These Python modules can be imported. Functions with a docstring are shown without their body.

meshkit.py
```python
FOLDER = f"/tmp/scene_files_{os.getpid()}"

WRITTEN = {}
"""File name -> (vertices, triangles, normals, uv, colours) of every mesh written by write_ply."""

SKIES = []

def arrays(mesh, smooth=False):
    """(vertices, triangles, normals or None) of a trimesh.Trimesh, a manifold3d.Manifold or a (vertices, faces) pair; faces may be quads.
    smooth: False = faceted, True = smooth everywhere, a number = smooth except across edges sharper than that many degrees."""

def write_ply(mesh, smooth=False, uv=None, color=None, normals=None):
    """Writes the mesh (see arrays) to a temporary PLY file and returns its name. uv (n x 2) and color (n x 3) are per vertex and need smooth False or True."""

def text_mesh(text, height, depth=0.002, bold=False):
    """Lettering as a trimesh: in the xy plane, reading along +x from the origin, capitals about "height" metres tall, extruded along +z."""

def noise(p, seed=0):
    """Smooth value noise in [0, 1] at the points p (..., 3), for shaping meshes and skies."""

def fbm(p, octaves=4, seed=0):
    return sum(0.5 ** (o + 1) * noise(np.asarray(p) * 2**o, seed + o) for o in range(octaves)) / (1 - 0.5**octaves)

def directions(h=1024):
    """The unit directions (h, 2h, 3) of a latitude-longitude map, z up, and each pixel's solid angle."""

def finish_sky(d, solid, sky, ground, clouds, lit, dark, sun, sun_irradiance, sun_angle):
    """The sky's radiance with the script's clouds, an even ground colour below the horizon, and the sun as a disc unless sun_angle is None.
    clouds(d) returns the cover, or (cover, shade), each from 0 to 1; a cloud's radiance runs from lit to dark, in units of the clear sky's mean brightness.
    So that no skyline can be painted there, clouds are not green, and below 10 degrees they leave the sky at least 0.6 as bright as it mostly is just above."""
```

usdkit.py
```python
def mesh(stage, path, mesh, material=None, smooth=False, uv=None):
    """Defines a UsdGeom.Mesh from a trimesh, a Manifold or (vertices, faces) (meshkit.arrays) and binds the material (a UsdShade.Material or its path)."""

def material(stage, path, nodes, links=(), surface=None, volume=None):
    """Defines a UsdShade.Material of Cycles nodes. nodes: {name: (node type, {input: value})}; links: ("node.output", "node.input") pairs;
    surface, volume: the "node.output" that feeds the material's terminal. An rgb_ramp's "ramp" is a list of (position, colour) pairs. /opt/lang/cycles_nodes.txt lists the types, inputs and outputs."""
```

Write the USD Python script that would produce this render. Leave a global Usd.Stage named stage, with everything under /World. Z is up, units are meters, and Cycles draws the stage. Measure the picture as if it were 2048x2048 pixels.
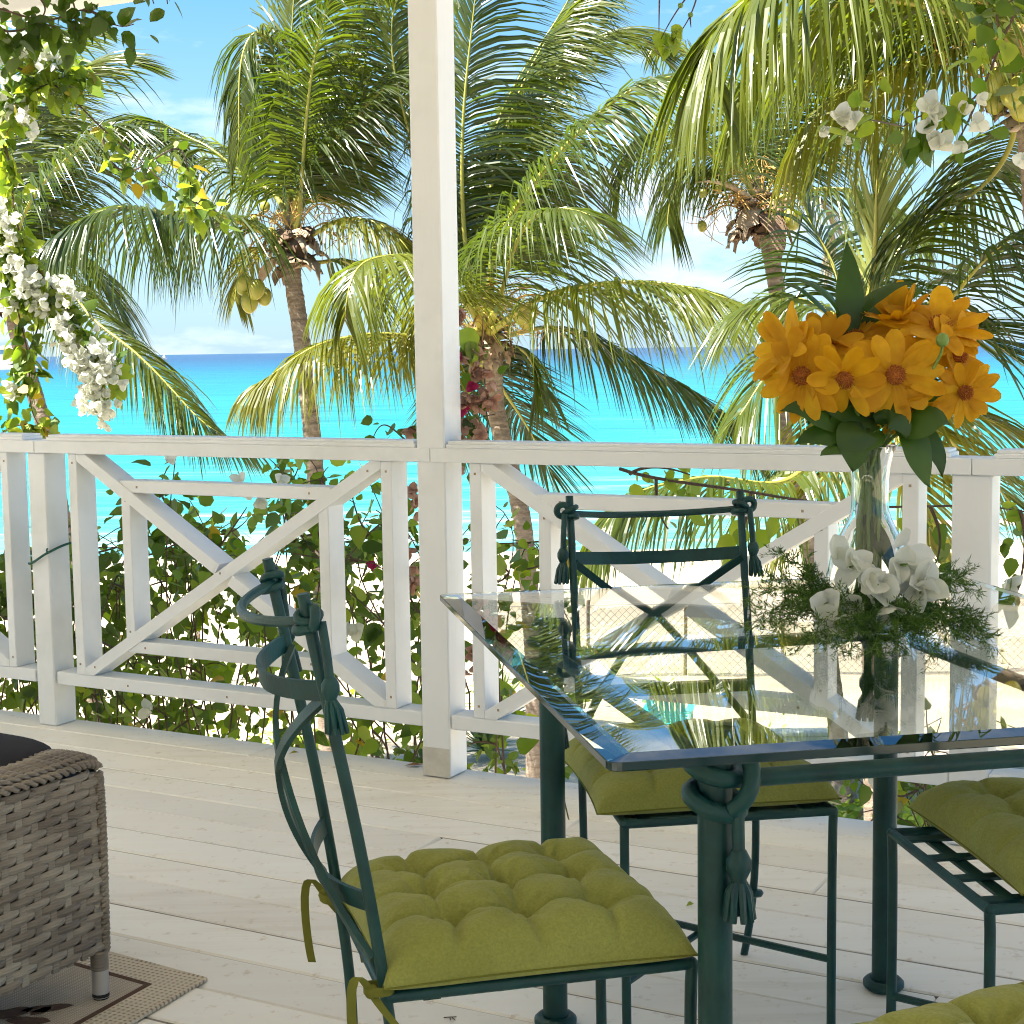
import math, random
import numpy as np, trimesh, manifold3d
import usdkit, meshkit
from pxr import Usd, UsdGeom, UsdLux, UsdShade, Gf, Sdf

stage = Usd.Stage.CreateInMemory()
UsdGeom.SetStageUpAxis(stage, UsdGeom.Tokens.z)
UsdGeom.SetStageMetersPerUnit(stage, 1.0)
W = UsdGeom.Xform.Define(stage, '/World')
stage.SetDefaultPrim(W.GetPrim())
UsdGeom.Scope.Define(stage, '/World/Looks')

# ------------------------------------------------------------------ camera, sky, sun, exposure
EYE = np.array([0.0, 0.0, 1.25]); FOCAL, PITCH, ROLL = 3200.0, 5.8, -0.85
EXPOSURE = 2.35
SKY_STRENGTH, SUN_INTENSITY = 0.05, 1.25
SUN_TO = np.array([-0.72, -0.26, 1.22]); SUN_TO = SUN_TO / np.linalg.norm(SUN_TO)
_p, _r = math.radians(PITCH), math.radians(ROLL)
FWD = np.array([0, math.cos(_p), -math.sin(_p)]); _rt = np.array([1.0, 0, 0]); _up = np.cross(_rt, FWD)
RIGHT = math.cos(_r) * _rt + math.sin(_r) * _up; UP = -math.sin(_r) * _rt + math.cos(_r) * _up
cam = UsdGeom.Camera.Define(stage, '/World/camera')
cam.AddTransformOp().Set(Gf.Matrix4d(*RIGHT, 0, *UP, 0, *(-FWD), 0, *EYE, 1))
cam.CreateHorizontalApertureAttr(36.0); cam.CreateVerticalApertureAttr(36.0)
cam.CreateFocalLengthAttr(36.0 * FOCAL / 2048); cam.CreateClippingRangeAttr(Gf.Vec2f(0.05, 100000.0))
cam.CreateExposureAttr(EXPOSURE)

el = math.asin(SUN_TO[2]); rot = math.atan2(SUN_TO[0], SUN_TO[1])
skym = usdkit.material(stage, '/World/Looks/sky', {
    'tc': ('texture_coordinate', {}),
    'sky': ('sky_texture', {'sky_type': 'single_scattering', 'sun_disc': False, 'sun_elevation': el, 'sun_rotation': rot, 'altitude': 0.0, 'air_density': 1.0, 'aerosol_density': 0.8, 'ozone_density': 1.0}),
    'map': ('mapping', {'scale': (1.0, 1.0, 3.2), 'location': (0.3, 0.1, 0.0)}),
    'n': ('noise_texture', {'scale': 5.5, 'detail': 7.0, 'roughness': 0.58}),
    'ramp': ('rgb_ramp', {'ramp': [(0, (0, 0, 0)), (0.52, (0, 0, 0)), (0.66, (0.8, 0.8, 0.8)), (1, (1, 1, 1))]}),
    'sx': ('separate_xyz', {}),
    'low': ('map_range', {'range_type': 'smoothstep', 'from_min': 0.0, 'from_max': 0.30, 'to_min': 0.72, 'to_max': 0.0, 'clamp': True}),
    'veil': ('mix', {'mix_type': 'mix', 'color2': (3.0, 3.8, 4.7)}),
    'mx': ('mix', {'mix_type': 'mix', 'color2': (5.0, 5.4, 5.8)}),
    'tint': ('mix', {'mix_type': 'multiply', 'fac': 1.0, 'color2': (0.31, 0.71, 0.95)}),
    'bg': ('background_shader', {'strength': SKY_STRENGTH}),
}, [('tc.generated', 'map.vector'), ('map.vector', 'n.vector'), ('n.fac', 'ramp.fac'), ('tc.generated', 'sx.vector'), ('sx.z', 'low.value'),
    ('low.result', 'veil.fac'), ('sky.color', 'tint.color1'), ('tint.color', 'veil.color1'), ('veil.color', 'mx.color1'), ('ramp.color', 'mx.fac'), ('mx.color', 'bg.color')], surface='bg.background')
dome = UsdLux.DomeLight.Define(stage, '/World/sky')
UsdShade.MaterialBindingAPI.Apply(dome.GetPrim()).Bind(skym)
dome.GetPrim().SetCustomDataByKey('kind', 'structure')
sun = UsdLux.DistantLight.Define(stage, '/World/sun')
sun.CreateIntensityAttr(SUN_INTENSITY); sun.CreateAngleAttr(0.53); sun.CreateNormalizeAttr(True); sun.CreateColorAttr(Gf.Vec3f(1.0, 0.95, 0.86))
_z = SUN_TO; _x = np.cross([0, 1, 0.1], _z); _x /= np.linalg.norm(_x); _y = np.cross(_z, _x)
sun.AddTransformOp().Set(Gf.Matrix4d(*_x, 0, *_y, 0, *_z, 0, 0, 0, 30, 1))

# ------------------------------------------------------------------ helpers
rng = np.random.default_rng(7)
A = lambda *x: np.array(x, float)
def nrm(v):
    v = np.asarray(v, float); return v / np.maximum(np.linalg.norm(v, axis=-1, keepdims=True), 1e-12)
def ray(u, v):
    d = (u - 1024) / FOCAL * RIGHT - (v - 1024) / FOCAL * UP + FWD; return d / d[1]
def at_z(u, v, z):
    d = ray(u, v); return EYE + d * (z - EYE[2]) / d[2]
def at_y(u, v, y): return EYE + ray(u, v) * y

_used = {}
def numbered(parent, name):
    k = (parent, name); n = _used.get(k, -1) + 1; _used[k] = n
    return f'{parent}/{name}' if n == 0 else f'{parent}/{name}_{n:03d}'
def tag(p, label=None, cat=None, group=None, kind=None):
    for k, v in (('label', label), ('category', cat), ('group', group), ('kind', kind)):
        if v: p.SetCustomDataByKey(k, v)
ORG = {}
def thing(name, label, cat, loc=(0, 0, 0), group=None, kind=None, rotz=0.0):
    path = numbered('/World', name); x = UsdGeom.Xform.Define(stage, path)
    x.AddTranslateOp().Set(Gf.Vec3d(*map(float, loc))); x.AddRotateZOp().Set(float(rotz))
    tag(x.GetPrim(), label, cat, group, kind); ORG[path] = np.asarray(loc, float); return path
def dup(src, name, label, loc, rotz, cat, group):
    path = numbered('/World', name); x = UsdGeom.Xform.Define(stage, path)
    x.AddTranslateOp().Set(Gf.Vec3d(*map(float, loc))); x.AddRotateZOp().Set(float(rotz))
    x.GetPrim().GetReferences().AddInternalReference(src); x.GetPrim().SetInstanceable(True)
    tag(x.GetPrim(), label, cat, group); return path
def obj(name, m, mat, parent=None, smooth=False, label=None, cat=None, group=None, kind=None):
    """One Mesh prim. World-space vertices; moved to the frame of the thing it belongs to."""
    root = parent or '/World'
    path = numbered(root, name)
    v, f = (np.asarray(m.vertices), np.asarray(m.faces)) if hasattr(m, 'vertices') else m
    top = '/'.join(root.split('/')[:3])
    v = np.asarray(v, float) - ORG.get(top, 0)
    if parent is None and top == '/World':
        c = np.array([(v[:, 0].min() + v[:, 0].max()) / 2, (v[:, 1].min() + v[:, 1].max()) / 2, v[:, 2].min()]); v = v - c
    g = usdkit.mesh(stage, path, (v, f), MATS[mat] if isinstance(mat, str) else mat, smooth=smooth)
    if parent is None and top == '/World': g.AddTranslateOp().Set(Gf.Vec3d(*c))
    tag(g.GetPrim(), label, cat, group, kind)
    return path

def join(ms):
    vs, fs, n = [], [], 0
    for m in ms:
        v, f = (np.asarray(m.vertices), np.asarray(m.faces)) if hasattr(m, 'vertices') else m
        f = np.asarray(f, int)
        if f.shape[1] == 4: f = np.vstack([f[:, [0, 1, 2]], f[:, [0, 2, 3]]])
        vs.append(np.asarray(v, float)); fs.append(f + n); n += len(v)
    return np.vstack(vs), np.vstack(fs)
def cbox(c, h, ax=None, ch=0.003):
    """Chamfered box: centre, half sizes, axes as rows."""
    h = np.asarray(h, float); ch = min(ch, 0.4 * h.min()); pts = []
    for s in np.ndindex(2, 2, 2):
        s = np.array(s) * 2.0 - 1
        for k in range(3):
            q = s * h; q = q - s * ch; q[k] += s[k] * ch; pts.append(q)
    m = trimesh.convex.convex_hull(np.array(pts)); v = np.array(m.vertices)
    if ax is not None: v = v @ np.asarray(ax)
    return v + np.asarray(c), np.array(m.faces)
def spline(P, n):
    from scipy.interpolate import CubicSpline, make_interp_spline
    P = np.asarray(P, float)
    if len(P) == 2: t = np.linspace(0, 1, n)[:, None]; return P[0] * (1 - t) + P[1] * t
    t = np.concatenate([[0], np.cumsum(np.linalg.norm(np.diff(P, axis=0), axis=1) ** 0.6)])
    return CubicSpline(t / t[-1], P)(np.linspace(0, 1, n)) if len(P) > 3 else make_interp_spline(t / t[-1], P, k=2)(np.linspace(0, 1, n))
def frames(p):
    t = nrm(np.gradient(p, axis=0)); n = np.zeros_like(t)
    a = np.cross(t[0], [0, 0, 1.0]) if abs(t[0][2]) < 0.95 else np.cross(t[0], [1.0, 0, 0]); a = nrm(a)
    for i in range(len(p)):
        a = nrm(a - t[i] * (a @ t[i])); n[i] = a
    return t, n, np.cross(t, n)
def tube(p, r, sides=8, closed=False, flat=None):
    """Round (or flattened: flat = (a, b) half sizes along the frame) tube along a polyline, with capped ends."""
    p = np.asarray(p, float); n = len(p); t, a, b = frames(p)
    r = np.broadcast_to(np.asarray(r, float), (n,)); ang = np.arange(sides) * 2 * np.pi / sides + np.pi / sides
    ca, sa = np.cos(ang), np.sin(ang)
    v = p[:, None] + r[:, None, None] * (ca[None, :, None] * a[:, None] + sa[None, :, None] * b[:, None])
    i, j = np.meshgrid(np.arange(n if closed else n - 1), np.arange(sides), indexing='ij')
    i2 = (i + 1) % n; j2 = (j + 1) % sides
    q = np.stack([i * sides + j, i * sides + j2, i2 * sides + j2, i2 * sides + j], -1).reshape(-1, 4)
    f = np.vstack([q[:, [0, 1, 2]], q[:, [0, 2, 3]]]); v = v.reshape(-1, 3)
    if not closed:
        m = len(v); v = np.vstack([v, p[0], p[-1]]); k = np.arange(sides); k2 = (k + 1) % sides
        f = np.vstack([f, np.stack([np.full(sides, m), k2, k], 1), np.stack([np.full(sides, m + 1), (n - 1) * sides + k, (n - 1) * sides + k2], 1)])
    return v, f
def strap(p, w, th):
    """Flat bar: polyline p, width vector(s) w (half), half thickness th."""
    p = np.asarray(p, float); n = len(p); w = np.broadcast_to(np.asarray(w, float), (n, 3)); t = nrm(np.gradient(p, axis=0))
    k = nrm(np.cross(t, w)) * th
    v = np.stack([p - w - k, p + w - k, p + w + k, p - w + k], 1).reshape(-1, 3); f = []
    for i in range(n - 1):
        for j in range(4):
            a, b = i * 4 + j, i * 4 + (j + 1) % 4; f += [(a, b, b + 4), (a, b + 4, a + 4)]
    f += [(0, 2, 1), (0, 3, 2), (4 * n - 4, 4 * n - 3, 4 * n - 2), (4 * n - 4, 4 * n - 2, 4 * n - 1)]
    return v, np.array(f)
def lathe(prof, c=(0, 0, 0), sides=32):
    prof = np.asarray(prof, float); a = np.arange(sides) * 2 * np.pi / sides
    v = np.stack([prof[:, None, 0] * np.cos(a), prof[:, None, 0] * np.sin(a), np.broadcast_to(prof[:, None, 1], (len(prof), sides))], -1).reshape(-1, 3)
    i, j = np.meshgrid(np.arange(len(prof) - 1), np.arange(sides), indexing='ij'); j2 = (j + 1) % sides
    q = np.stack([i * sides + j, i * sides + j2, (i + 1) * sides + j2, (i + 1) * sides + j], -1).reshape(-1, 4)
    return v + np.asarray(c), np.vstack([q[:, [0, 1, 2]], q[:, [0, 2, 3]]])
def ball(c, r, sub=2, scale=(1, 1, 1)):
    m = trimesh.creation.icosphere(sub, 1.0); return np.array(m.vertices) * r * np.asarray(scale) + np.asarray(c), np.array(m.faces)
def torus(c, axis, R, r, n=20, s=8):
    axis = nrm(axis); a = nrm(np.cross(axis, [0.3, 0.2, 1.0] if abs(axis[2]) < 0.9 else [1.0, 0, 0])); b = np.cross(axis, a)
    th = np.arange(n) * 2 * np.pi / n
    return tube(np.asarray(c) + R * (np.cos(th)[:, None] * a + np.sin(th)[:, None] * b), r, s, closed=True)

# ------------------------------------------------------------------ materials
MATS = {}
def ramp(*s): return {'ramp': [(p, c) for p, c in s]}
def mat(name, nodes, links, surface='p.BSDF'):
    MATS[name] = usdkit.material(stage, '/World/Looks/' + name, nodes, links, surface=surface); return name
def plain(name, c1, c2=None, scale=4.0, rough=0.5, spec=0.5, bump=0.0, bscale=60.0, detail=4.0, stretch=(1, 1, 1), metal=0.0, extra=None):
    c2 = c2 or tuple(0.8 * x for x in c1)
    nodes = {'g': ('geometry', {}), 'm': ('mapping', {'scale': stretch}), 'n': ('noise_texture', {'scale': scale, 'detail': detail, 'roughness': 0.6}),
             'r': ('rgb_ramp', ramp((0.3, c1), (0.7, c2))), 'p': ('principled_bsdf', {'roughness': rough, 'specular_ior_level': spec, 'metallic': metal, **(extra or {})})}
    links = [('g.position', 'm.vector'), ('m.vector', 'n.vector'), ('n.fac', 'r.fac'), ('r.color', 'p.base_color')]
    if bump:
        nodes |= {'n2': ('noise_texture', {'scale': bscale, 'detail': 4.0}), 'b': ('bump', {'strength': bump, 'distance': 0.003})}
        links += [('m.vector', 'n2.vector'), ('n2.fac', 'b.height'), ('b.normal', 'p.normal')]
    return mat(name, nodes, links)
def leafmat(name, c1, c2, trans, tfac=0.4, scale=5.0, rough=0.38, spec=0.5):
    nodes = {'g': ('geometry', {}), 'o': ('object_info', {}), 'n': ('noise_texture', {'scale': scale, 'detail': 3.0}), 'ad': ('math', {'math_type': 'multiply_add', 'value2': 0.45, 'value3': -0.22}),
             'ad2': ('math', {'math_type': 'add'}), 'r': ('rgb_ramp', ramp((0.25, c1), (0.75, c2))), 'p': ('principled_bsdf', {'roughness': rough, 'specular_ior_level': spec}),
             't': ('translucent_bsdf', {}), 'tm': ('mix', {'mix_type': 'multiply', 'fac': 1.0, 'color2': trans}), 'mx': ('mix_closure', {'fac': tfac})}
    return mat(name, nodes, [('g.position', 'n.vector'), ('o.random', 'ad.value1'), ('ad.value', 'ad2.value1'), ('n.fac', 'ad2.value2'), ('ad2.value', 'r.fac'), ('r.color', 'p.base_color'), ('r.color', 'tm.color1'), ('tm.color', 't.color'),
                             ('p.BSDF', 'mx.closure1'), ('t.BSDF', 'mx.closure2')], 'mx.closure')

mat('white_paint', {'g': ('geometry', {}), 'n': ('noise_texture', {'scale': 2.2, 'detail': 5.0, 'roughness': 0.6}), 'r': ('rgb_ramp', ramp((0.25, (0.68, 0.67, 0.62)), (0.5, (0.80, 0.80, 0.78)), (0.8, (0.83, 0.83, 0.82)))),
    'n2': ('noise_texture', {'scale': 34.0, 'detail': 6.0, 'roughness': 0.72}), 'r2': ('rgb_ramp', ramp((0.67, (1, 1, 1)), (0.735, (0.86, 0.83, 0.77)), (0.80, (0.55, 0.50, 0.43)))), 'mu': ('mix', {'mix_type': 'multiply', 'fac': 1.0}),
    'm': ('mapping', {'scale': (1.0, 1.0, 0.12)}), 'n3': ('noise_texture', {'scale': 90.0, 'detail': 3.0}), 'b': ('bump', {'strength': 0.35, 'distance': 0.0025}), 'p': ('principled_bsdf', {'roughness': 0.42, 'specular_ior_level': 0.45})},
    [('g.position', 'n.vector'), ('n.fac', 'r.fac'), ('g.position', 'n2.vector'), ('n2.fac', 'r2.fac'), ('r.color', 'mu.color1'), ('r2.color', 'mu.color2'), ('mu.color', 'p.base_color'), ('g.position', 'm.vector'), ('m.vector', 'n3.vector'), ('n3.fac', 'b.height'), ('b.normal', 'p.normal')])
mat('deck_paint', {'g': ('geometry', {}), 'o': ('object_info', {}), 'm': ('mapping', {'rotation': (0, 0, 0.489), 'scale': (0.5, 6.0, 1.0)}), 'n': ('noise_texture', {'scale': 3.0, 'detail': 6.0, 'roughness': 0.65}),
                  'nb': ('noise_texture', {'scale': 1.3, 'detail': 3.0}), 'nm': ('mix_float', {'fac': 0.5}),
                  'r': ('rgb_ramp', ramp((0.28, (0.66, 0.60, 0.50)), (0.46, (0.82, 0.78, 0.70)), (0.72, (0.86, 0.84, 0.79)))),
                  'n2': ('noise_texture', {'scale': 26.0, 'detail': 5.0, 'roughness': 0.7}), 'r2': ('rgb_ramp', ramp((0.58, (1, 1, 1)), (0.66, (0.86, 0.82, 0.76)), (0.76, (0.58, 0.52, 0.44)))),
                  'mu': ('mix', {'mix_type': 'multiply', 'fac': 1.0}), 'ro': ('rgb_ramp', ramp((0, (0.91, 0.90, 0.88)), (1, (1.05, 1.05, 1.04)))), 'mo': ('mix', {'mix_type': 'multiply', 'fac': 1.0}), 'b': ('bump', {'strength': 0.3, 'distance': 0.002}), 'p': ('principled_bsdf', {'roughness': 0.5, 'specular_ior_level': 0.4})},
    [('g.position', 'm.vector'), ('m.vector', 'n.vector'), ('g.position', 'nb.vector'), ('n.fac', 'nm.a'), ('nb.fac', 'nm.b'), ('nm.result', 'r.fac'), ('g.position', 'n2.vector'), ('n2.fac', 'r2.fac'), ('r.color', 'mu.color1'), ('r2.color', 'mu.color2'), ('o.random', 'ro.fac'), ('mu.color', 'mo.color1'), ('ro.color', 'mo.color2'), ('mo.color', 'p.base_color'), ('n.fac', 'b.height'), ('b.normal', 'p.normal')])
plain('seam_dirt', (0.38, 0.34, 0.28), (0.14, 0.12, 0.09), scale=5, rough=0.9)
plain('dark_wood', (0.10, 0.09, 0.08), scale=6, rough=0.8)
plain('iron', (0.006, 0.056, 0.048), (0.002, 0.028, 0.026), scale=16, rough=0.46, spec=0.4, bump=0.25, bscale=120.0)
mat('cushion', {'g': ('geometry', {}), 'n': ('noise_texture', {'scale': 7.0, 'detail': 5.0, 'roughness': 0.65}), 'r': ('rgb_ramp', ramp((0.3, (0.31, 0.322, 0.082)), (0.7, (0.245, 0.252, 0.056)))), 'nf': ('noise_texture', {'scale': 260.0, 'detail': 3.0, 'roughness': 0.8}), 'rf': ('rgb_ramp', ramp((0.30, (0.80, 0.80, 0.78)), (0.70, (1.12, 1.12, 1.10)))), 'mu': ('mix', {'mix_type': 'multiply', 'fac': 1.0}),
    'nw': ('noise_texture', {'scale': 38.0, 'detail': 5.0, 'roughness': 0.6, 'distortion': 0.8}), 'ad': ('math', {'math_type': 'multiply_add', 'value2': 0.35}), 'b': ('bump', {'strength': 0.55, 'distance': 0.005}), 'p': ('principled_bsdf', {'roughness': 0.92, 'specular_ior_level': 0.12, 'sheen_weight': 0.12})},
    [('g.position', 'n.vector'), ('n.fac', 'r.fac'), ('g.position', 'nf.vector'), ('nf.fac', 'rf.fac'), ('r.color', 'mu.color1'), ('rf.color', 'mu.color2'), ('mu.color', 'p.base_color'), ('g.position', 'nw.vector'), ('nf.fac', 'ad.value1'), ('nw.fac', 'ad.value3'), ('ad.value', 'b.height'), ('b.normal', 'p.normal')])
plain('dark_cushion', (0.030, 0.028, 0.031), scale=20, rough=0.9, spec=0.2, bump=0.4, bscale=500.0)
plain('rope_tie', (0.17, 0.17, 0.03), scale=20, rough=0.9, spec=0.1)
mat('glass', {'p': ('principled_bsdf', {'base_color': (0.955, 0.985, 0.972), 'roughness': 0.0, 'ior': 1.52, 'transmission_weight': 1.0})}, [])
mat('glass_edge', {'p': ('principled_bsdf', {'base_color': (0.70, 0.92, 0.88), 'roughness': 0.0, 'ior': 1.52, 'transmission_weight': 1.0})}, [])
mat('glass_rim', {'p': ('principled_bsdf', {'base_color': (0.004, 0.026, 0.026), 'roughness': 0.08, 'specular_ior_level': 0.5})}, [])
mat('vase_glass', {'p': ('principled_bsdf', {'base_color': (0.985, 0.995, 0.99), 'roughness': 0.0, 'ior': 1.45, 'transmission_weight': 1.0})}, [])
mat('sand', {'g': ('geometry', {}), 'n': ('noise_texture', {'scale': 0.6, 'detail': 8.0, 'roughness': 0.65}), 'r': ('rgb_ramp', ramp((0.3, (0.36, 0.295, 0.20)), (0.7, (0.50, 0.42, 0.31)))),
             'v': ('noise_texture', {'scale': 5.0, 'detail': 6.0, 'roughness': 0.7}), 'b': ('bump', {'strength': 0.7, 'distance': 0.08}), 'p': ('principled_bsdf', {'roughness': 0.9, 'specular_ior_level': 0.2})},
    [('g.position', 'n.vector'), ('n.fac', 'r.fac'), ('r.color', 'p.base_color'), ('g.position', 'v.vector'), ('v.fac', 'b.height'), ('b.normal', 'p.normal')])
mat('sea', {'g': ('geometry', {}), 's': ('separate_xyz', {}), 'lg': ('math', {'math_type': 'logarithm', 'value2': 10.0}), 'mp': ('mapping', {'scale': (0.012, 0.06, 1.0)}), 'n': ('noise_texture', {'scale': 1.0, 'detail': 5.0, 'roughness': 0.6}),
            'ma': ('math', {'math_type': 'multiply_add', 'value2': 0.34, 'value3': -0.17}), 'ad': ('math', {'math_type': 'add'}),
            'mr': ('map_range', {'from_min': 1.70, 'from_max': 3.30, 'to_min': 0.0, 'to_max': 1.0, 'clamp': True}),
            'r': ('rgb_ramp', ramp((0.0, (0.36, 0.40, 0.36)), (0.02, (0.11, 0.27, 0.265)), (0.10, (0.028, 0.220, 0.228)), (0.24, (0.006, 0.192, 0.214)), (0.42, (0.002, 0.155, 0.196)), (0.62, (0.001, 0.108, 0.160)), (0.80, (0.002, 0.060, 0.122)), (1.0, (0.004, 0.034, 0.092)))),
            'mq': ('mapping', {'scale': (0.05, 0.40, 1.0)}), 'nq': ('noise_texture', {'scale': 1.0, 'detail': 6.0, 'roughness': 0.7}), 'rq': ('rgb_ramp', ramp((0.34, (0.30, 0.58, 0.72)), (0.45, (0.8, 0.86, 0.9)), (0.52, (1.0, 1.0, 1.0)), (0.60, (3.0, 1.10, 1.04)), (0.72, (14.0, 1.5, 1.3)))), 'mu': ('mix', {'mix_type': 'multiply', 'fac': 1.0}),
            'w1': ('noise_texture', {'scale': 1.1, 'detail': 6.0, 'roughness': 0.62}), 'wm': ('mapping', {'scale': (0.35, 1.0, 1.0)}), 'b': ('bump', {'strength': 0.9, 'distance': 0.25}),
            'p': ('principled_bsdf', {'roughness': 0.25, 'ior': 1.33, 'specular_ior_level': 0.12})},
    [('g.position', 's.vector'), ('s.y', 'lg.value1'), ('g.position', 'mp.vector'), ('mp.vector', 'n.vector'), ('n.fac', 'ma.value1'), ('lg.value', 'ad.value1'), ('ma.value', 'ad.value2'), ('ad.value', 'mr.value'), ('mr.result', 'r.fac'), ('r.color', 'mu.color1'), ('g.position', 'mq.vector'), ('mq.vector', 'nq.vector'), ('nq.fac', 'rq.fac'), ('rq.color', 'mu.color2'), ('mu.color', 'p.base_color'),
     ('g.position', 'wm.vector'), ('wm.vector', 'w1.vector'), ('w1.fac', 'b.height'), ('b.normal', 'p.normal')])
leafmat('palm_leaf', (0.042, 0.064, 0.008), (0.105, 0.122, 0.016), (1.9, 2.0, 0.6), 0.46, 1.1, 0.33, 0.6)
leafmat('palm_leaf_dark', (0.030, 0.050, 0.010), (0.070, 0.092, 0.014), (1.9, 2.0, 0.6), 0.42, 1.1, 0.33, 0.6)
leafmat('palm_leaf_yellow', (0.085, 0.100, 0.010), (0.165, 0.158, 0.020), (1.6, 1.6, 0.6), 0.42, 1.6, 0.36, 0.55)
leafmat('palm_leaf_pale', (0.20, 0.24, 0.05), (0.32, 0.34, 0.10), (1.3, 1.3, 0.6), 0.35, 2.0, 0.4, 0.5)
leafmat('palm_leaf_dead', (0.30, 0.26, 0.17), (0.42, 0.38, 0.27), (1.0, 0.9, 0.6), 0.25, 2.0, 0.6, 0.3)
plain('rachis', (0.36, 0.31, 0.05), (0.24, 0.25, 0.05), scale=3, rough=0.4)
plain('rachis_green', (0.13, 0.17, 0.03), (0.18, 0.19, 0.04), scale=3, rough=0.4)
plain('husk', (0.22, 0.14, 0.085), (0.10, 0.06, 0.035), scale=9, rough=0.85, bump=0.6, bscale=30.0)
plain('husk_pale', (0.42, 0.33, 0.23), (0.27, 0.18, 0.11), scale=6, rough=0.8, bump=0.5, bscale=30.0)
plain('fruit_stalk', (0.45, 0.24, 0.05), (0.33, 0.22, 0.06), scale=5, rough=0.6)
plain('coconut', (0.30, 0.26, 0.035), (0.20, 0.22, 0.03), scale=5, rough=0.35)
mat('trunk', {'g': ('geometry', {}), 'm': ('mapping', {'scale': (1.0, 1.0, 5.0)}), 'n': ('noise_texture', {'scale': 4.0, 'detail': 6.0, 'roughness': 0.7}), 'r': ('rgb_ramp', ramp((0.30, (0.085, 0.062, 0.042)), (0.5, (0.20, 0.155, 0.115)), (0.72, (0.30, 0.25, 0.19)))),
              'n2': ('noise_texture', {'scale': 30.0, 'detail': 4.0}), 'b': ('bump', {'strength': 0.8, 'distance': 0.02}), 'p': ('principled_bsdf', {'roughness': 0.85, 'specular_ior_level': 0.25})},
    [('g.position', 'm.vector'), ('m.vector', 'n.vector'), ('n.fac', 'r.fac'), ('r.color', 'p.base_color'), ('g.position', 'n2.vector'), ('n2.fac', 'b.height'), ('b.normal', 'p.normal')])
leafmat('vine_leaf', (0.034, 0.074, 0.010), (0.068, 0.115, 0.016), (2.3, 2.2, 0.6), 0.42, 5.0, 0.42, 0.45)
leafmat('vine_leaf_light', (0.13, 0.21, 0.022), (0.26, 0.31, 0.04), (1.8, 1.8, 0.6), 0.42, 6.0, 0.42, 0.4)
leafmat('vine_leaf_yellow', (0.26, 0.23, 0.03), (0.36, 0.28, 0.03), (1.5, 1.3, 0.5), 0.4, 6.0, 0.5, 0.3)
leafmat('bract_white', (0.70, 0.71, 0.60), (0.80, 0.80, 0.74), (1.0, 1.0, 0.95), 0.42, 30.0, 0.7, 0.2)
leafmat('bract_dry', (0.40, 0.24, 0.17), (0.56, 0.40, 0.30), (1.0, 0.75, 0.65), 0.35, 40.0, 0.8, 0.1)
leafmat('bract_pink', (0.42, 0.03, 0.14), (0.30, 0.02, 0.06), (1.2, 1.0, 1.0), 0.35, 40.0, 0.7, 0.2)
plain('twig', (0.11, 0.062, 0.035), (0.07, 0.045, 0.03), scale=20, rough=0.8)
leafmat('petal', (0.56, 0.270, 0.004), (0.70, 0.40, 0.012), (1.1, 1.0, 0.6), 0.42, 40.0, 0.6, 0.25)
plain('disc', (0.50, 0.17, 0.012), (0.26, 0.06, 0.008), scale=160, rough=0.8, bump=0.8, bscale=400.0)
leafmat('posy_leaf', (0.016, 0.050, 0.006), (0.045, 0.095, 0.010), (1.8, 2.0, 0.6), 0.28, 14.0, 0.45, 0.4)
plain('stem_green', (0.17, 0.27, 0.05), (0.11, 0.20, 0.03), scale=20, rough=0.5)
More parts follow.
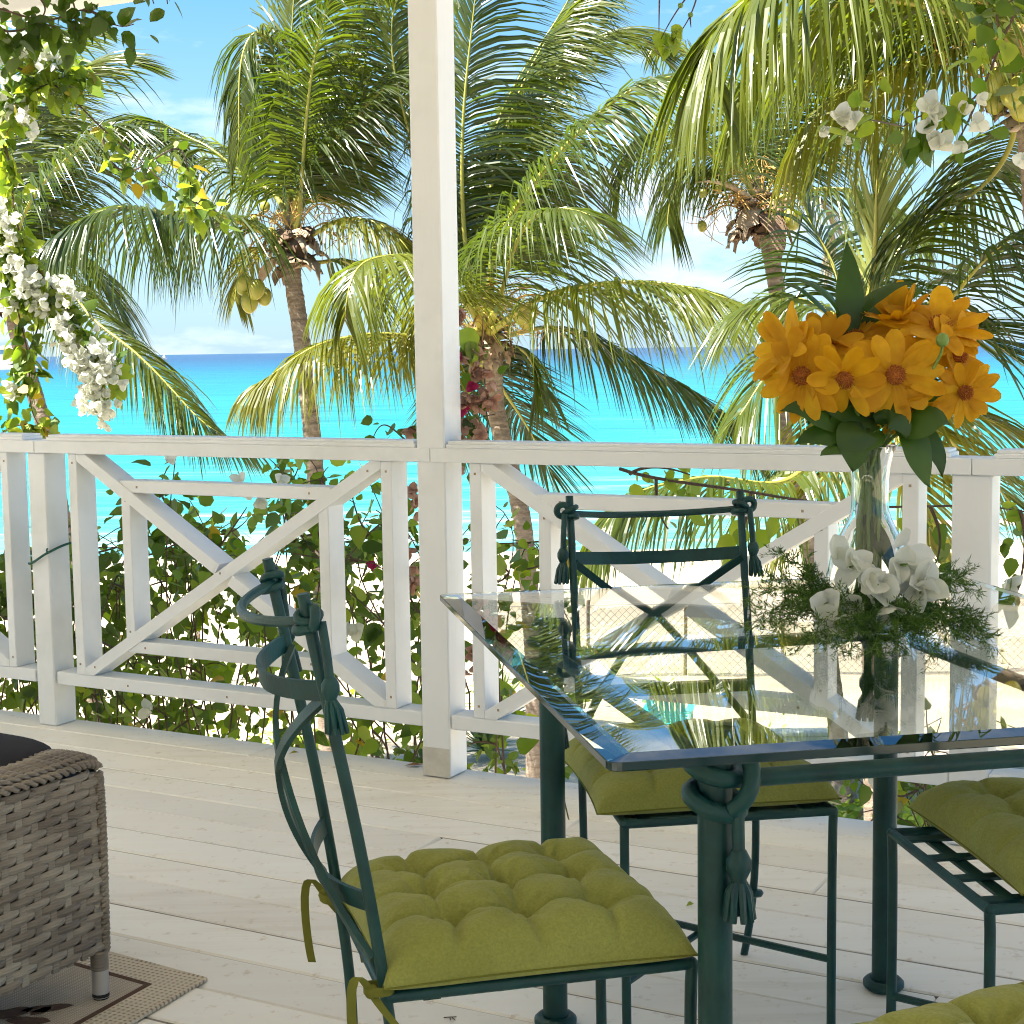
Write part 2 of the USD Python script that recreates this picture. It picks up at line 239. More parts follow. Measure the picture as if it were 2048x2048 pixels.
leafmat('fern', (0.035, 0.090, 0.012), (0.075, 0.145, 0.02), (1.5, 1.6, 0.6), 0.25, 14.0, 0.5, 0.3)
mat('wicker', {'g': ('geometry', {}), 'o': ('object_info', {}), 'm': ('mapping', {'rotation': (0, 0, 0.98)}), 'w': ('wave_texture', {'wave_type': 'bands', 'bands_direction': 'z', 'scale': 57.0, 'distortion': 0.8, 'detail': 2.0}), 'n': ('noise_texture', {'scale': 8.0, 'detail': 3.0}), 'ad': ('math', {'math_type': 'multiply_add', 'value2': 0.5, 'value3': -0.25}), 'ad2': ('math', {'math_type': 'add'}),
               'r': ('rgb_ramp', ramp((0.2, (0.135, 0.108, 0.082)), (0.5, (0.225, 0.188, 0.144)), (0.8, (0.31, 0.275, 0.215)))), 'b': ('bump', {'strength': 0.45, 'distance': 0.0016}), 'p': ('principled_bsdf', {'roughness': 0.45, 'specular_ior_level': 0.5})},
    [('g.position', 'n.vector'), ('g.position', 'w.vector'), ('o.random', 'ad.value1'), ('ad.value', 'ad2.value1'), ('n.fac', 'ad2.value2'), ('ad2.value', 'r.fac'), ('r.color', 'p.base_color'), ('w.fac', 'b.height'), ('b.normal', 'p.normal')])
plain('wicker_dark', (0.06, 0.05, 0.04), scale=20, rough=0.7)
plain('brushed_metal', (0.52, 0.51, 0.49), scale=10, rough=0.4, metal=0.6)
plain('black_rubber', (0.012, 0.012, 0.012), rough=0.7)
mat('rug_field', {'g': ('geometry', {}), 'm': ('mapping', {'rotation': (0, 0, 0.489), 'scale': (1, 1, 1)}), 'w': ('wave_texture', {'wave_type': 'bands', 'bands_direction': 'x', 'scale': 55.0}), 'w2': ('wave_texture', {'wave_type': 'bands', 'bands_direction': 'y', 'scale': 55.0}), 'mm': ('math', {'math_type': 'multiply'}),
                  'n': ('noise_texture', {'scale': 9.0, 'detail': 4.0}), 'mf': ('mix_float', {'fac': 0.6}), 'r': ('rgb_ramp', ramp((0.15, (0.30, 0.25, 0.19)), (0.6, (0.50, 0.45, 0.37)))), 'b': ('bump', {'strength': 0.6, 'distance': 0.002}), 'p': ('principled_bsdf', {'roughness': 0.95, 'specular_ior_level': 0.1})},
    [('g.position', 'm.vector'), ('m.vector', 'w.vector'), ('m.vector', 'w2.vector'), ('w.fac', 'mm.value1'), ('w2.fac', 'mm.value2'), ('g.position', 'n.vector'), ('n.fac', 'mf.a'), ('mm.value', 'mf.b'), ('mf.result', 'r.fac'), ('r.color', 'p.base_color'), ('mm.value', 'b.height'), ('b.normal', 'p.normal')])
plain('rug_line', (0.085, 0.050, 0.035), (0.11, 0.07, 0.05), scale=60, rough=0.95, spec=0.1, bump=0.5, bscale=300.0)
mat('rug_border', {'g': ('geometry', {}), 'm': ('mapping', {'rotation': (0, 0, 0.489), 'scale': (1, 1, 1)}), 'w': ('wave_texture', {'wave_type': 'bands', 'bands_direction': 'x', 'scale': 26.0, 'distortion': 0.6, 'detail_scale': 3.0}), 'w2': ('wave_texture', {'wave_type': 'bands', 'bands_direction': 'y', 'scale': 26.0, 'distortion': 0.6, 'detail_scale': 3.0}), 'mm': ('math', {'math_type': 'multiply'}),
    'r': ('rgb_ramp', ramp((0.1, (0.56, 0.49, 0.38)), (0.5, (0.50, 0.43, 0.33)), (0.85, (0.28, 0.22, 0.16)))), 'b': ('bump', {'strength': 0.8, 'distance': 0.003}), 'p': ('principled_bsdf', {'roughness': 0.95, 'specular_ior_level': 0.1})},
    [('g.position', 'm.vector'), ('m.vector', 'w.vector'), ('m.vector', 'w2.vector'), ('w.fac', 'mm.value1'), ('w2.fac', 'mm.value2'), ('mm.value', 'r.fac'), ('r.color', 'p.base_color'), ('mm.value', 'b.height'), ('b.normal', 'p.normal')])
plain('rock', (0.30, 0.27, 0.23), (0.18, 0.17, 0.15), scale=0.05, rough=0.9)
plain('scrub', (0.06, 0.09, 0.03), (0.10, 0.12, 0.05), scale=0.05, rough=0.9)
plain('render_wall', (0.74, 0.73, 0.70), scale=1.0, rough=0.8)
plain('teal_plastic', (0.02, 0.36, 0.36), rough=0.4)
plain('wire', (0.42, 0.42, 0.40), rough=0.5, metal=0.3)
plain('post_wood', (0.20, 0.13, 0.08), scale=10, rough=0.85)
plain('green_cord', (0.01, 0.10, 0.07), rough=0.5)
plain('dry_leaf', (0.24, 0.13, 0.05), scale=30, rough=0.8)
leafmat('agave', (0.09, 0.14, 0.05), (0.16, 0.20, 0.06), (1.2, 1.2, 0.6), 0.2, 3.0, 0.5, 0.4)
# ------------------------------------------------------------------ setting: sand, sea, headland, deck
RA = math.radians(-28.4); RX = A(math.cos(RA), math.sin(RA), 0); RN = A(-math.sin(RA), math.cos(RA), 0); ZZ = A(0, 0, 1)
RM = A(-0.2331, 4.6111, 0)                      # the middle of the tall post's inner face
RAX = np.stack([RX, RN, ZZ])
def rl(s, n, z): return RM + RX * s + RN * n + ZZ * z

def ground(x, y):
    x, y = np.asarray(x, float), np.asarray(y, float)
    base = np.interp(y, [-40, 6, 30, 50, 62, 90], [-4.5, -4.5, -5.0, -5.35, -5.9, -9.0])
    return base + 0.16 * (meshkit.fbm(np.stack([x * 0.35, y * 0.35, 0 * x], -1), 3, 3) - 0.5) * (y < 49)
gx = np.concatenate([np.linspace(-900, -45, 12), np.linspace(-42, 42, 120), np.linspace(45, 900, 12)]); gy = np.concatenate([np.linspace(-60, 4, 10), np.linspace(5, 64, 120), [75, 95]])
XX, YY = np.meshgrid(gx, gy); nn = len(gx)
gv = np.stack([XX, YY, ground(XX, YY)], -1).reshape(-1, 3)
ii, jj = np.meshgrid(np.arange(len(gy) - 1), np.arange(nn - 1), indexing='ij'); q = np.stack([ii * nn + jj, ii * nn + jj + 1, (ii + 1) * nn + jj + 1, (ii + 1) * nn + jj], -1).reshape(-1, 4)
obj('beach', (gv, np.vstack([q[:, [0, 1, 2]], q[:, [0, 2, 3]]])), 'sand', smooth=True, kind='structure', label='pale sunlit sand of the beach below the deck', cat='beach')
obj('sea', (A([-40000, 44, -5.5], [40000, 44, -5.5], [40000, 45000, -5.5], [-40000, 45000, -5.5]), [[0, 1, 2], [0, 2, 3]]), 'sea', kind='structure', label='turquoise sea out to the horizon', cat='sea')
# headland with a white house at the far left
hx = np.linspace(-1, 1, 30); hp = at_y(-30, 712, 900.0)
pr = []
for k, x in enumerate(hx):
    h = 6.0 * (1 - abs(x) ** 3) * (0.7 + 0.5 * meshkit.noise(A([x * 4, 0, 0]))[0]) + 0.3
    pr.append([(hp[0] + x * 26, 890, -5.6), (hp[0] + x * 26, 898, -5.6 + h), (hp[0] + x * 26, 915, -5.6 + h * 0.9), (hp[0] + x * 26, 930, -5.6)])
pr = np.array(pr).reshape(-1, 3); fq = [(i * 4 + j, (i + 1) * 4 + j, (i + 1) * 4 + j + 1, i * 4 + j + 1) for i in range(29) for j in range(3)]
obj('headland', (pr, np.array(fq)), 'rock', kind='structure', label='low rocky headland at the far left edge of the sea', cat='headland')
hh = thing('seaside_house', 'tiny white house on the distant headland at far left', 'house', (hp[0] + 13, 899, -1.5))
hc = ORG[hh]
obj('wall', cbox(hc + A(0, 0, 3), (4.0, 4, 4.0), ch=.05), 'render_wall', hh)
obj('roof', trimesh.convex.convex_hull(hc + A([-4.6, -4.6, 7.0], [4.6, -4.6, 7.0], [4.6, 4.6, 7.0], [-4.6, 4.6, 7.0], [-3, 0, 9.0], [3, 0, 9.0])), 'husk_pale', hh)
bp = at_y(327, 710.2, 2400.0); bt = thing('sailing_boat', 'tiny white boat on the horizon above the drooping palm frond', 'boat', (bp[0], 2400, -5.5))
obj('hull', trimesh.convex.convex_hull(ORG[bt] + A([-5, -1.2, 1.6], [6, 0, 2.0], [-5, 1.2, 1.6], [-4.5, -1, -.2], [4.5, 0, -.2], [-4.5, 1, -.2])), 'render_wall', bt)
obj('sail', trimesh.convex.convex_hull(ORG[bt] + A([-3, -.1, 2.2], [2.5, -.1, 2.2], [2, 0, 9], [-3, .1, 2.2], [2.5, .1, 2.2])), 'render_wall', bt)

dk = '/World/deck'; UsdGeom.Xform.Define(stage, dk); tag(stage.GetPrimAtPath(dk), 'cream painted board floor of the porch', 'floor', kind='structure')
PW, GAP, EDGE = 0.152, 0.0042, 0.118
drng = np.random.default_rng(11)
for i in range(38):
    n1 = EDGE - i * PW; cuts = [-5.2] + sorted([drng.uniform(-2.6, -0.6), drng.uniform(0.9, 2.6)] if i % 2 else [drng.uniform(-0.9, 0.9)]) + [4.6]
    for a, b in zip(cuts[:-1], cuts[1:]):
        dz = drng.uniform(-0.0012, 0.0012); tilt = drng.uniform(-.002, .002)
        v, f = cbox(rl((a + b) / 2, n1 - PW / 2, -0.0135 + dz), ((b - a) / 2 - 0.001, PW / 2 - GAP / 2 - drng.uniform(0, .0008), 0.0135), RAX, ch=0.0045)
        v[:, 2] += tilt * ((v - rl(0, n1 - PW / 2, 0)) @ RN) / PW * 2
        obj('plank', (v, f), 'deck_paint', dk)
obj('seam', join([cbox(rl(-0.3, EDGE - i * PW, -0.0075), (4.88, 0.0036, 0.004), RAX, ch=.0005) for i in range(1, 38)]), 'seam_dirt', dk)
obj('joist_frame', join([cbox(rl(-0.3, EDGE - 38 * PW / 2 - 0.02, -0.16), (4.85, 38 * PW / 2 - .03, 0.125), RAX)]), 'dark_wood', dk)
obj('fascia', cbox(rl(-0.3, EDGE - 0.012, -0.16), (4.88, 0.012, 0.13), RAX), 'white_paint', dk)
for s in (-4.9, -1.55, 1.54, 4.2):
    obj('stilt', cbox(rl(s, 0.0, -2.6), (0.08, 0.08, 2.3), RAX), 'white_paint', dk)

# ------------------------------------------------------------------ porch roof, posts and railings
rf = thing('porch_roof', 'white underside of the porch roof at the top left corner', 'roof', (0, 0, 2.4))
obj('beam', cbox(rl(-0.3, 0.05, 2.475), (5.0, 0.055, 0.105), RAX), 'white_paint', rf)
for k in range(36):
    obj('ceiling_board', cbox(rl(-0.3, 0.10 - k * 0.17, 2.60), (5.1, 0.0835, 0.012), RAX), 'white_paint', rf)
obj('roof_deck', cbox(rl(-0.3, 0.10 + .085 - 18 * 0.17, 2.70), (5.15, 18 * 0.17 + .02, 0.08), RAX), 'white_paint', rf)
obj('fascia_board', cbox(rl(-0.3, 0.225, 2.69), (5.2, 0.014, 0.09), RAX), 'white_paint', rf)
hw_ = thing('house_wall', 'pale plastered house wall at the back of the porch', 'wall', rl(-.3, -6.2, 0))
obj('wall_body', cbox(rl(-.3, -6.26, 1.29), (5.0, .06, 1.285), RAX, ch=.01), 'render_wall', hw_)
pp = thing('porch_post', 'tall white square post holding the porch roof, in the middle', 'post', rl(0, .05, 0))
obj('shaft', cbox(rl(0, 0.05, 1.186), (0.0475, 0.05, 1.184), RAX, ch=.004), 'white_paint', pp)
obj('foot_patch', join([cbox(rl(0, -0.0012, 0.045), (0.046, 0.0012, 0.043), RAX, ch=.0005)]), plain('bare_patch', (0.66, 0.62, 0.53), scale=30, rough=.8), pp, label='worn unpainted strip at the foot')
for s, lb, nm in ((-1.5455, 'short white railing post at the left, wrapped by a green cord', 'l'), (1.538, 'short wide white railing post at the right, beside the vase', 'r')):
    p = thing('railing_post', lb, 'post', rl(s, .05, 0), group='short railing posts')
    obj('shaft', cbox(rl(s, 0.052, 0.465), (0.040 if nm == 'l' else 0.048, 0.05, 0.464), RAX, ch=.004), 'white_paint', p)
    tp = {'l': (-1.5855, -1.5055), 'r': (1.49, 1.586)}[nm]

def bar(a, b, hw, n0, n1):
    """A square bar between (s, z) points a and b of the railing plane, square-cut ends."""
    a, b = A(*a), A(*b); d = b - a; L = np.linalg.norm(d); d /= L; m = (a + b) / 2
    ax = np.stack([RX * d[0] + ZZ * d[1], RN, -RX * d[1] + ZZ * d[0]])
    return cbox(rl(m[0], (n0 + n1) / 2, m[1]), (L / 2, (n1 - n0) / 2, hw), ax, ch=.0025)
def clipped(a, b, hw, n0, n1, s0, s1, z0, z1):
    """As bar, but trimmed to the box s0..s1, z0..z1 of the railing plane, as a mitred brace is."""
    from shapely.geometry import LineString, box
    pl = LineString([A(*a) - .2 * nrm(A(*b) - A(*a)), A(*b) + .2 * nrm(A(*b) - A(*a))]).buffer(hw, cap_style=2).intersection(box(s0, z0, s1, z1))
    pts = np.array(pl.exterior.coords)[:-1]; c = pts.mean(0); ins = c + (pts - c) * (1 - .0025 / hw * .25)
    P3 = np.vstack([[rl(x, n0, z) for x, z in ins], [rl(x, n0 + .0025, z) for x, z in pts], [rl(x, n1, z) for x, z in pts]])
    h = trimesh.convex.convex_hull(P3); return np.array(h.vertices), np.array(h.faces)
def railing(name_label, s0, s1, inner=None, balusters=(), panel=None):
    t = thing('porch_railing', name_label, 'railing', rl((s0 + s1) / 2, .05, 0.145))
    obj('top_rail', cbox(rl((s0 + s1) / 2, 0.046, 0.950), ((s1 - s0) / 2 - .001, 0.050, 0.0205), RAX, ch=.002), 'white_paint', t)
    obj('rail_cap', join([cbox(rl((s0 + s1) / 2, 0.046, 0.9765), ((s1 - s0) / 2 - .052, 0.047, 0.006), RAX, ch=.003), cbox(rl((s0 + s1) / 2, 0.046, 0.9865), ((s1 - s0) / 2 - .058, 0.043, 0.0042), RAX, ch=.003)]), 'white_paint', t)
    obj('bottom_rail', cbox(rl((s0 + s1) / 2, 0.049, 0.168), ((s1 - s0) / 2 - .049, 0.044, 0.0215), RAX, ch=.003), 'white_paint', t)
    for a, b in balusters: obj('baluster', cbox(rl((a + b) / 2, 0.0475, 0.5595), ((b - a) / 2, 0.0445, 0.3695), RAX, ch=.0025), 'white_paint', t)
    if panel:
        a, b, ia, ib = panel; z0, z1 = 0.190, 0.929; hw = .0195; n0, n1 = .001, .088
        d1 = ((a, z1), (b, z0)); d2 = ((a, z0), (b, z1)); obj('diagonal_brace', clipped(*d2, hw, n0 + .0012, n1 - .001, a, b, z0, z1), 'white_paint', t)
        m = ((a + b) / 2, (z0 + z1) / 2); g = nrm(A(*d1[1]) - A(*d1[0])); off = .030
        obj('diagonal_brace', clipped(d1[0], A(*m) - g * .2 - g * off, hw, n0, n1, a, b, z0, z1), 'white_paint', t)
        obj('diagonal_brace', clipped(A(*m) + g * .2 + g * off, d1[1], hw, n0, n1, a, b, z0, z1), 'white_paint', t)
        for zz in (0.300, 0.826): obj('inner_rail', cbox(rl((ia + ib) / 2 + .004, 0.046, zz), ((ib - ia) / 2 + .026, 0.0405, 0.0195), RAX, ch=.0025), 'white_paint', t)
        sk = [cbox(rl(x, n_, z), (.0034, .0006, .0034), RAX, ch=.0010) for x, z, n_ in ((m[0] - .012, m[1] + .004, .0020), (ia + .05, .826, .0053), (ib - .05, .826, .0053), (ia + .06, .300, .0053), (ib - .06, .300, .0053), (a + .045, z0 + .03, .0020), (b - .045, z1 - .03, .0020), (a - .019, z0 + .035, .0028), (a - .019, z1 - .03, .0028), (b + .019, z0 + .035, .0028), (b + .019, z1 - .03, .0028), (ia, .35, .0048), (ia, .78, .0048), (ib, .35, .0048), (ib, .78, .0048), ((ia + ib) / 2, .168, .0048), (ia - .02, .168, .0048), (ib + .05, .168, .0048))]
        obj('nail_head', join(sk), 'husk_pale', t)
        for ss in (ia, ib): obj('inner_upright', cbox(rl(ss, 0.0465, 0.563), (0.0188, 0.0415, 0.245), RAX, ch=.0025), 'white_paint', t)
    return t
railing('white porch railing left of the tall post with crossed braces', -1.5455, 0, balusters=[(-1.404, -1.366), (-.175, -.137)], panel=(-1.366, -.175, -1.163, -.385))
railing('white porch railing behind the table with crossed braces', 0, 1.538, balusters=[(.126, .164), (1.368, 1.408)], panel=(.164, 1.368, .364, 1.160))
railing('white railing end beyond the short left post, mostly cut off', -3.09, -1.5455, balusters=[(-1.712, -1.678), (-2.95, -2.912)], panel=(-2.912, -1.712, -2.70, -1.91))
railing('white railing end beyond the wide right post, mostly cut off', 1.538, 3.07, balusters=[(1.672, 1.712), (2.91, 2.95)], panel=(1.712, 2.91, 1.92, 2.70))
# green cord tied round the left post, thin wires
cp = [rl(-1.590, -.006, .555), rl(-1.56, -.012, .563), rl(-1.51, -.012, .59), rl(-1.497, .005, .60), rl(-1.49, .06, .615), rl(-1.47, .10, .62)]
obj('green_cord', join([tube(spline(cp, 20), .0045, 6), tube(spline([rl(-1.497, -.006, .597), rl(-1.492, -.02, .605), rl(-1.488, -.02, .613)], 6), .003, 5)]), 'green_cord', label='short green cord tied round the left railing post', cat='cord', smooth=True)

# ------------------------------------------------------------------ dining table
GA = math.radians(11.0); EX = A(math.cos(GA), math.sin(GA), 0); EY = A(-math.sin(GA), math.cos(GA), 0); F0 = A(.110, 1.848, 0); TW, TL, TZ = 1.10, 1.362, 0.765
tb = thing('dining_table', 'glass topped dining table on dark green iron legs with knots', 'table', F0 + EX * .5 + EY * .6)
def gl(x, y, z): return F0 + EX * x + EY * y + ZZ * z
TH, BV, BD = 0.014, 0.034, 0.0026
def rr(ins, z, r, n=5):
    r = max(r - ins, .002); out = []
    for cx, cy, a0 in ((TW - ins - r, ins + r, -90), (TW - ins - r, TL - ins - r, 0), (ins + r, TL - ins - r, 90), (ins + r, ins + r, 180)):
        for k in range(n): a = math.radians(a0 + 90 * k / (n - 1)); out.append(gl(cx + r * math.cos(a), cy + r * math.sin(a), z))
    return out
rings = [rr(.0015, TZ - TH, .016), rr(0, TZ - TH + .0015, .016), rr(0, TZ - BD - .0008, .016), rr(.001, TZ - BD, .016), rr(BV, TZ, .016)]
gvv = np.array(sum(rings, [])); m = 20; ff = []
for k in range(4):
    for j in range(m):
        a, b = k * m + j, k * m + (j + 1) % m; ff += [(a, b, b + m), (a, b + m, a + m)]
cap = [(0, j + 1, j) for j in range(1, m - 1)] + [(4 * m, 4 * m + j, 4 * m + j + 1) for j in range(1, m - 1)]
gt = obj('glass_top', (gvv, np.array(cap)), 'glass', tb, label='clear glass top')
obj('bevel', (gvv, np.array(ff[6 * m:])), 'glass_edge', gt, label='polished bevel along the rim')
obj('rim', (gvv, np.array(ff[:6 * m])), 'glass_rim', gt, label='dark green cut edge')
TA = math.radians(13.0); TX = A(math.cos(TA), math.sin(TA), 0); TY = A(-math.sin(TA), math.cos(TA), 0); L0 = A(.258, 2.030, 0); LW, LL = .66, .85; LR = .0228
corners = [L0, L0 + TX * LW, L0 + TX * LW + TY * LL, L0 + TY * LL]
def tassel(top, zball, zend, k=1.0, lean=A(0, 0, 0)):
    """A cast iron tassel: cord, ball and a fluted fringe."""
    top = np.asarray(top, float); b = A(top[0], top[1], zball) + lean; e = A(top[0], top[1], zend) + lean * 1.8
    parts = [tube(spline([top, (top + b) / 2 + lean * .1, b], 8), .0085 * k, 8), lathe([(0.001, .022 * k), (.010 * k, .019 * k), (.0165 * k, .006 * k), (.0165 * k, -.006 * k), (.010 * k, -.020 * k), (.011 * k, -.024 * k), (0.001, -.026 * k)], b, 14)]
    for a in np.arange(9) * 2 * np.pi / 9:
        d = A(math.cos(a), math.sin(a), 0)
        parts.append(tube([b + d * .006 * k - ZZ * .02 * k, b * .5 + e * .5 + d * .0125 * k, e + d * .0185 * k], [.0035 * k, .0055 * k, .0042 * k], 6))
    parts.append(tube([b - ZZ * .02 * k, e + ZZ * .006], .009 * k, 6)); return join(parts)
for c in corners:
    obj('leg', lathe([(.001, 0), (LR, 0), (LR, TZ - TH - .008), (.030, TZ - TH - .006), (.030, TZ - TH - .0008), (.001, TZ - TH - .0008)], c, 20), 'iron', tb, smooth=40)
AZ = .690
for k in range(4):
    a, b = corners[k], corners[(k + 1) % 4]; d = nrm(b - a); obj('apron_bar', tube([a + ZZ * AZ - d * .0, b + ZZ * (AZ + (.004 if k % 2 else -.004))], .0122, 12), 'iron', tb, smooth=40)
for k, c in enumerate(corners):
    sgn = A(*[(-1, -1), (1, -1), (1, 1), (-1, 1)][k]); o = TX * sgn[0] + TY * sgn[1]; f = TY * sgn[1]
    kn = [torus(c + ZZ * (AZ - .026), ZZ + f * .30 + TX * .25, LR + .011, .0125), torus(c + ZZ * (AZ + .016) , ZZ - TX * .22 * sgn[0] + f * .2, LR + .010, .0120),
          tube(spline([c + ZZ * (AZ - .03) + f * .036 - TX * sgn[0] * .01, c + ZZ * (AZ + .01) + f * .044 + TX * sgn[0] * -.034, c + ZZ * (AZ + .045) + f * .02 - TX * sgn[0] * .03, c + ZZ * (AZ + .05) + f * .005], 12), .0118, 8)]
    obj('knot', join(kn), 'iron', tb, smooth=50)
    obj('tassel', tassel(c + f * .036 + TX * (.018 if k == 0 else -sgn[0] * .020) + ZZ * (AZ - .03), .588, .516, 1.0, f * .002), 'iron', tb, smooth=50)
    obj('foot_collar', torus(c + ZZ * .012, ZZ, LR + .006, .0115), 'iron', tb, smooth=True)

# ------------------------------------------------------------------ chairs
SZ = .428
def make_chair(label, loc, rotz, group):
    """Origin: middle of the seat's front edge on the floor; +y to the back."""
    t = thing('iron_chair', label, 'chair', loc, group, rotz=rotz); ORG[t] = np.zeros(3)
    fw, bw, dp, r = .190, .178, .412, .0080
    pts = [A(-fw, 0, SZ), A(fw, 0, SZ), A(bw, dp, SZ), A(-bw, dp, SZ)]
    obj('seat_frame', join([tube([pts[0] - A(.0, 0, 0), pts[1]], r, 10), tube([pts[1], pts[2]], r, 10), tube([pts[2], pts[3]], r, 10), tube([pts[3], pts[0]], r, 10), ball(pts[0], r * 1.12, 1), ball(pts[1], r * 1.12, 1)]), 'iron', t, smooth=40)
    for k in range(4):
        x = -.150 + .1 * k; obj('seat_slat', strap([A(x, .004, SZ), A(x * .96, dp - .004, SZ)], A(.0115, 0, 0), .0025), 'iron', t)
        y = .055 + .1 * k; obj('seat_slat', strap([A(-fw + .006, y, SZ - .0055), A(fw - .006, y, SZ - .0055)], A(0, .0115, 0), .0025), 'iron', t)
    for s in (-1, 1):
        obj('front_leg', tube(spline([A(s * fw, .0, SZ - .004), A(s * (fw - .001), .002, .3), A(s * (fw - .002), .0, .02), A(s * (fw - .002), .0, 0)], 10), .0084, 10), 'iron', t, smooth=40)
        pth = spline([A(s * (bw - .012), dp + .028, 0), A(s * (bw - .004), dp - .004, .13), A(s * bw, dp - .012, .27), A(s * bw, dp + .002, SZ), A(s * bw, dp + .030, .62), A(s * bw, dp + .068, .82), A(s * bw, dp + .094, .955)], 26)
        obj('back_post', tube(pth, .0080, 12), 'iron', t, smooth=40)
        top = pth[-1]; k0 = top + A(0, -.006, -.040)
        kn = [torus(k0 + A(0, .002, -.002), A(0, .25, 1), .0140, .0066, 16, 7), torus(k0 + A(s * .016, -.004, .012), A(0, 1, .1), .0120, .0066, 16, 7), torus(k0 + A(0, 0, .012), A(s * .5, .2, 1), .0135, .0060, 16, 7)]
        obj('knot', join(kn), 'iron', t, smooth=60)
        obj('tassel', tassel(k0 + A(s * .014, -.014, .006), k0[2] - .076, k0[2] - .132, .70, A(s * .006, -.008, 0)), 'iron', t, smooth=50)
    def bow(z, y0, depth, n=17):
        th = np.linspace(-1, 1, n); k = depth * (1 - np.abs(th) ** 2.2); return np.stack([th * bw, y0 + k, z - .20 * k], 1)
    obj('top_bar', tube(bow(.920, dp + .086, .064), .0070, 8), 'iron', t, smooth=40)
    obj('upper_band', strap(bow(.832, dp + .070, .058), A(0, .002, .0128), .0026), 'iron', t, smooth=30)
    obj('lower_band', strap(bow(.556, dp + .020, .040), A(0, .002, .0128), .0026), 'iron', t, smooth=30)
    for s in (-1, 1):
        u = np.linspace(-1, 1, 25); x = -s * bw * np.sign(u) * np.abs(u) ** 0.9 * .98; z = .66 + .145 * u - .0 * u
        z = np.where(u > 0, .695 + .128 * u, .695 + .215 * u); y = dp + .030 + .13 * (z - .55) + .058 * (1 - np.abs(u) ** 2.0)
        p = np.stack([x, y + s * .003, z], 1); obj('cross_bar', strap(p, nrm(np.cross(np.gradient(p, axis=0), A(0, 1, 0))) * .0075, .0040), 'iron', t, smooth=30)
        obj('stretcher', tube([A(s * (fw - .002), 0, .150 + s * .006), A(-s * (bw - .004), dp - .004, .140 + s * .006)], .0068, 8), 'iron', t, smooth=40)
    for s in (-1, 1):
        obj('stretcher_knot', join([torus(A(s * (bw - .004), dp - .004, .140), A(0, .2, 1), .0150, .0075, 14, 6)]), 'iron', t, smooth=True)
    return t
def cushion(label, loc, rotz, w, d, th, seed, zrot=0, lift=0.0, tilt=(0, 0)):
    """Tufted square pad, three by three buttons; origin at its front edge like the chair's."""
    c, s = math.cos(math.radians(rotz)), math.sin(math.radians(rotz)); R = np.array([[c, -s, 0], [s, c, 0], [0, 0, 1]])
    t = thing('seat_cushion', label, 'cushion', (loc[0], loc[1], SZ + .003), 'green tufted cushions on the iron chairs')
    n = 110; u = np.linspace(-1, 1, n); U, V = np.meshgrid(u, u, indexing='ij'); r = np.random.default_rng(seed)
    pin = (1 - .045 * (1 - U ** 2) * np.abs(V) ** 8), (1 - .045 * (1 - V ** 2) * np.abs(U) ** 8)
    prof = (np.clip(1 - np.abs(U) ** 5, 0, 1) ** .45) * (np.clip(1 - np.abs(V) ** 5, 0, 1) ** .45)
    H = np.ones_like(U); tu = (-.5, 0, .5)
    cr = np.zeros_like(U)
    for a in tu:
        for b in tu:
            aa, bb = a + r.uniform(-.035, .035), b + r.uniform(-.035, .035)
            dd = np.hypot(U - aa, V - bb); th_ = np.arctan2(V - bb, U - aa); H -= .50 * np.exp(-(dd / .15) ** 2) + .34 * np.exp(-(dd / .045) ** 2) + .13 * np.exp(-((dd - .12) / .10) ** 2) * np.maximum(0, np.cos(r.integers(5, 8) * th_ + r.uniform(0, 6))) ** 3 * r.uniform(.5, 1.2)
    for a in tu:
        jit = .018 * np.sin(V * 7 + r.uniform(0, 6)); jit2 = .018 * np.sin(U * 7 + r.uniform(0, 6)); m = r.uniform(.6, 1.1, 2)
        cr += m[0] * np.exp(-((U - a - jit) / .022) ** 2) * (.45 + .55 * np.abs(np.cos(V * np.pi)) ** 1.5) + m[1] * np.exp(-((V - a - jit2) / .028) ** 2) * (.35 + .65 * np.abs(np.cos(U * np.pi)) ** 1.5)
        cr += .9 * (np.exp(-((U - a - jit) / .09) ** 2) + np.exp(-((V - a - jit2) / .09) ** 2)) * .35
    H -= .25 * cr; H *= 1 + .34 * (meshkit.fbm(np.stack([U * 2.2, V * 2.2, 0 * U + seed], -1), 3, seed) - .5)
    wr = meshkit.fbm(np.stack([U * 9 + V * 5, V * 3 - U * 2, 0 * U + seed], -1), 3, seed + 5) - .5
    top = th * (.42 + .58 * prof * np.clip(H, .12, 2)) * np.where(prof > 0, 1, 1) - th * .42 * (1 - prof ** .35) + .0065 * wr * prof ** .5
    bot = th * .20 * (1 - prof ** .8)
    top = np.maximum(top, bot + .0012)
    X, Y = U * w / 2 * pin[1], d / 2 + V * d / 2 * pin[0]; X = X * (1 - .03 * V)
    bend = tilt[0] * V + tilt[1] * U
    pt = np.stack([X, Y, top + lift + bend], -1).reshape(-1, 3); pb = np.stack([X, Y, bot + lift + bend], -1).reshape(-1, 3)
    i, j = np.meshgrid(np.arange(n - 1), np.arange(n - 1), indexing='ij'); qa = np.stack([i * n + j, (i + 1) * n + j, (i + 1) * n + j + 1, i * n + j + 1], -1).reshape(-1, 4)
    fa = np.vstack([qa[:, [0, 1, 2]], qa[:, [0, 2, 3]]]); rim = [(0, j) for j in range(n)] + [(i, n - 1) for i in range(1, n)] + [(n - 1, j) for j in range(n - 2, -1, -1)] + [(i, 0) for i in range(n - 2, 0, -1)]
    rim = [a * n + b for a, b in rim]; N = n * n; fr = []
    for a, b in zip(rim, rim[1:] + rim[:1]): fr += [(a, b, b + N), (a, b + N, a + N)]
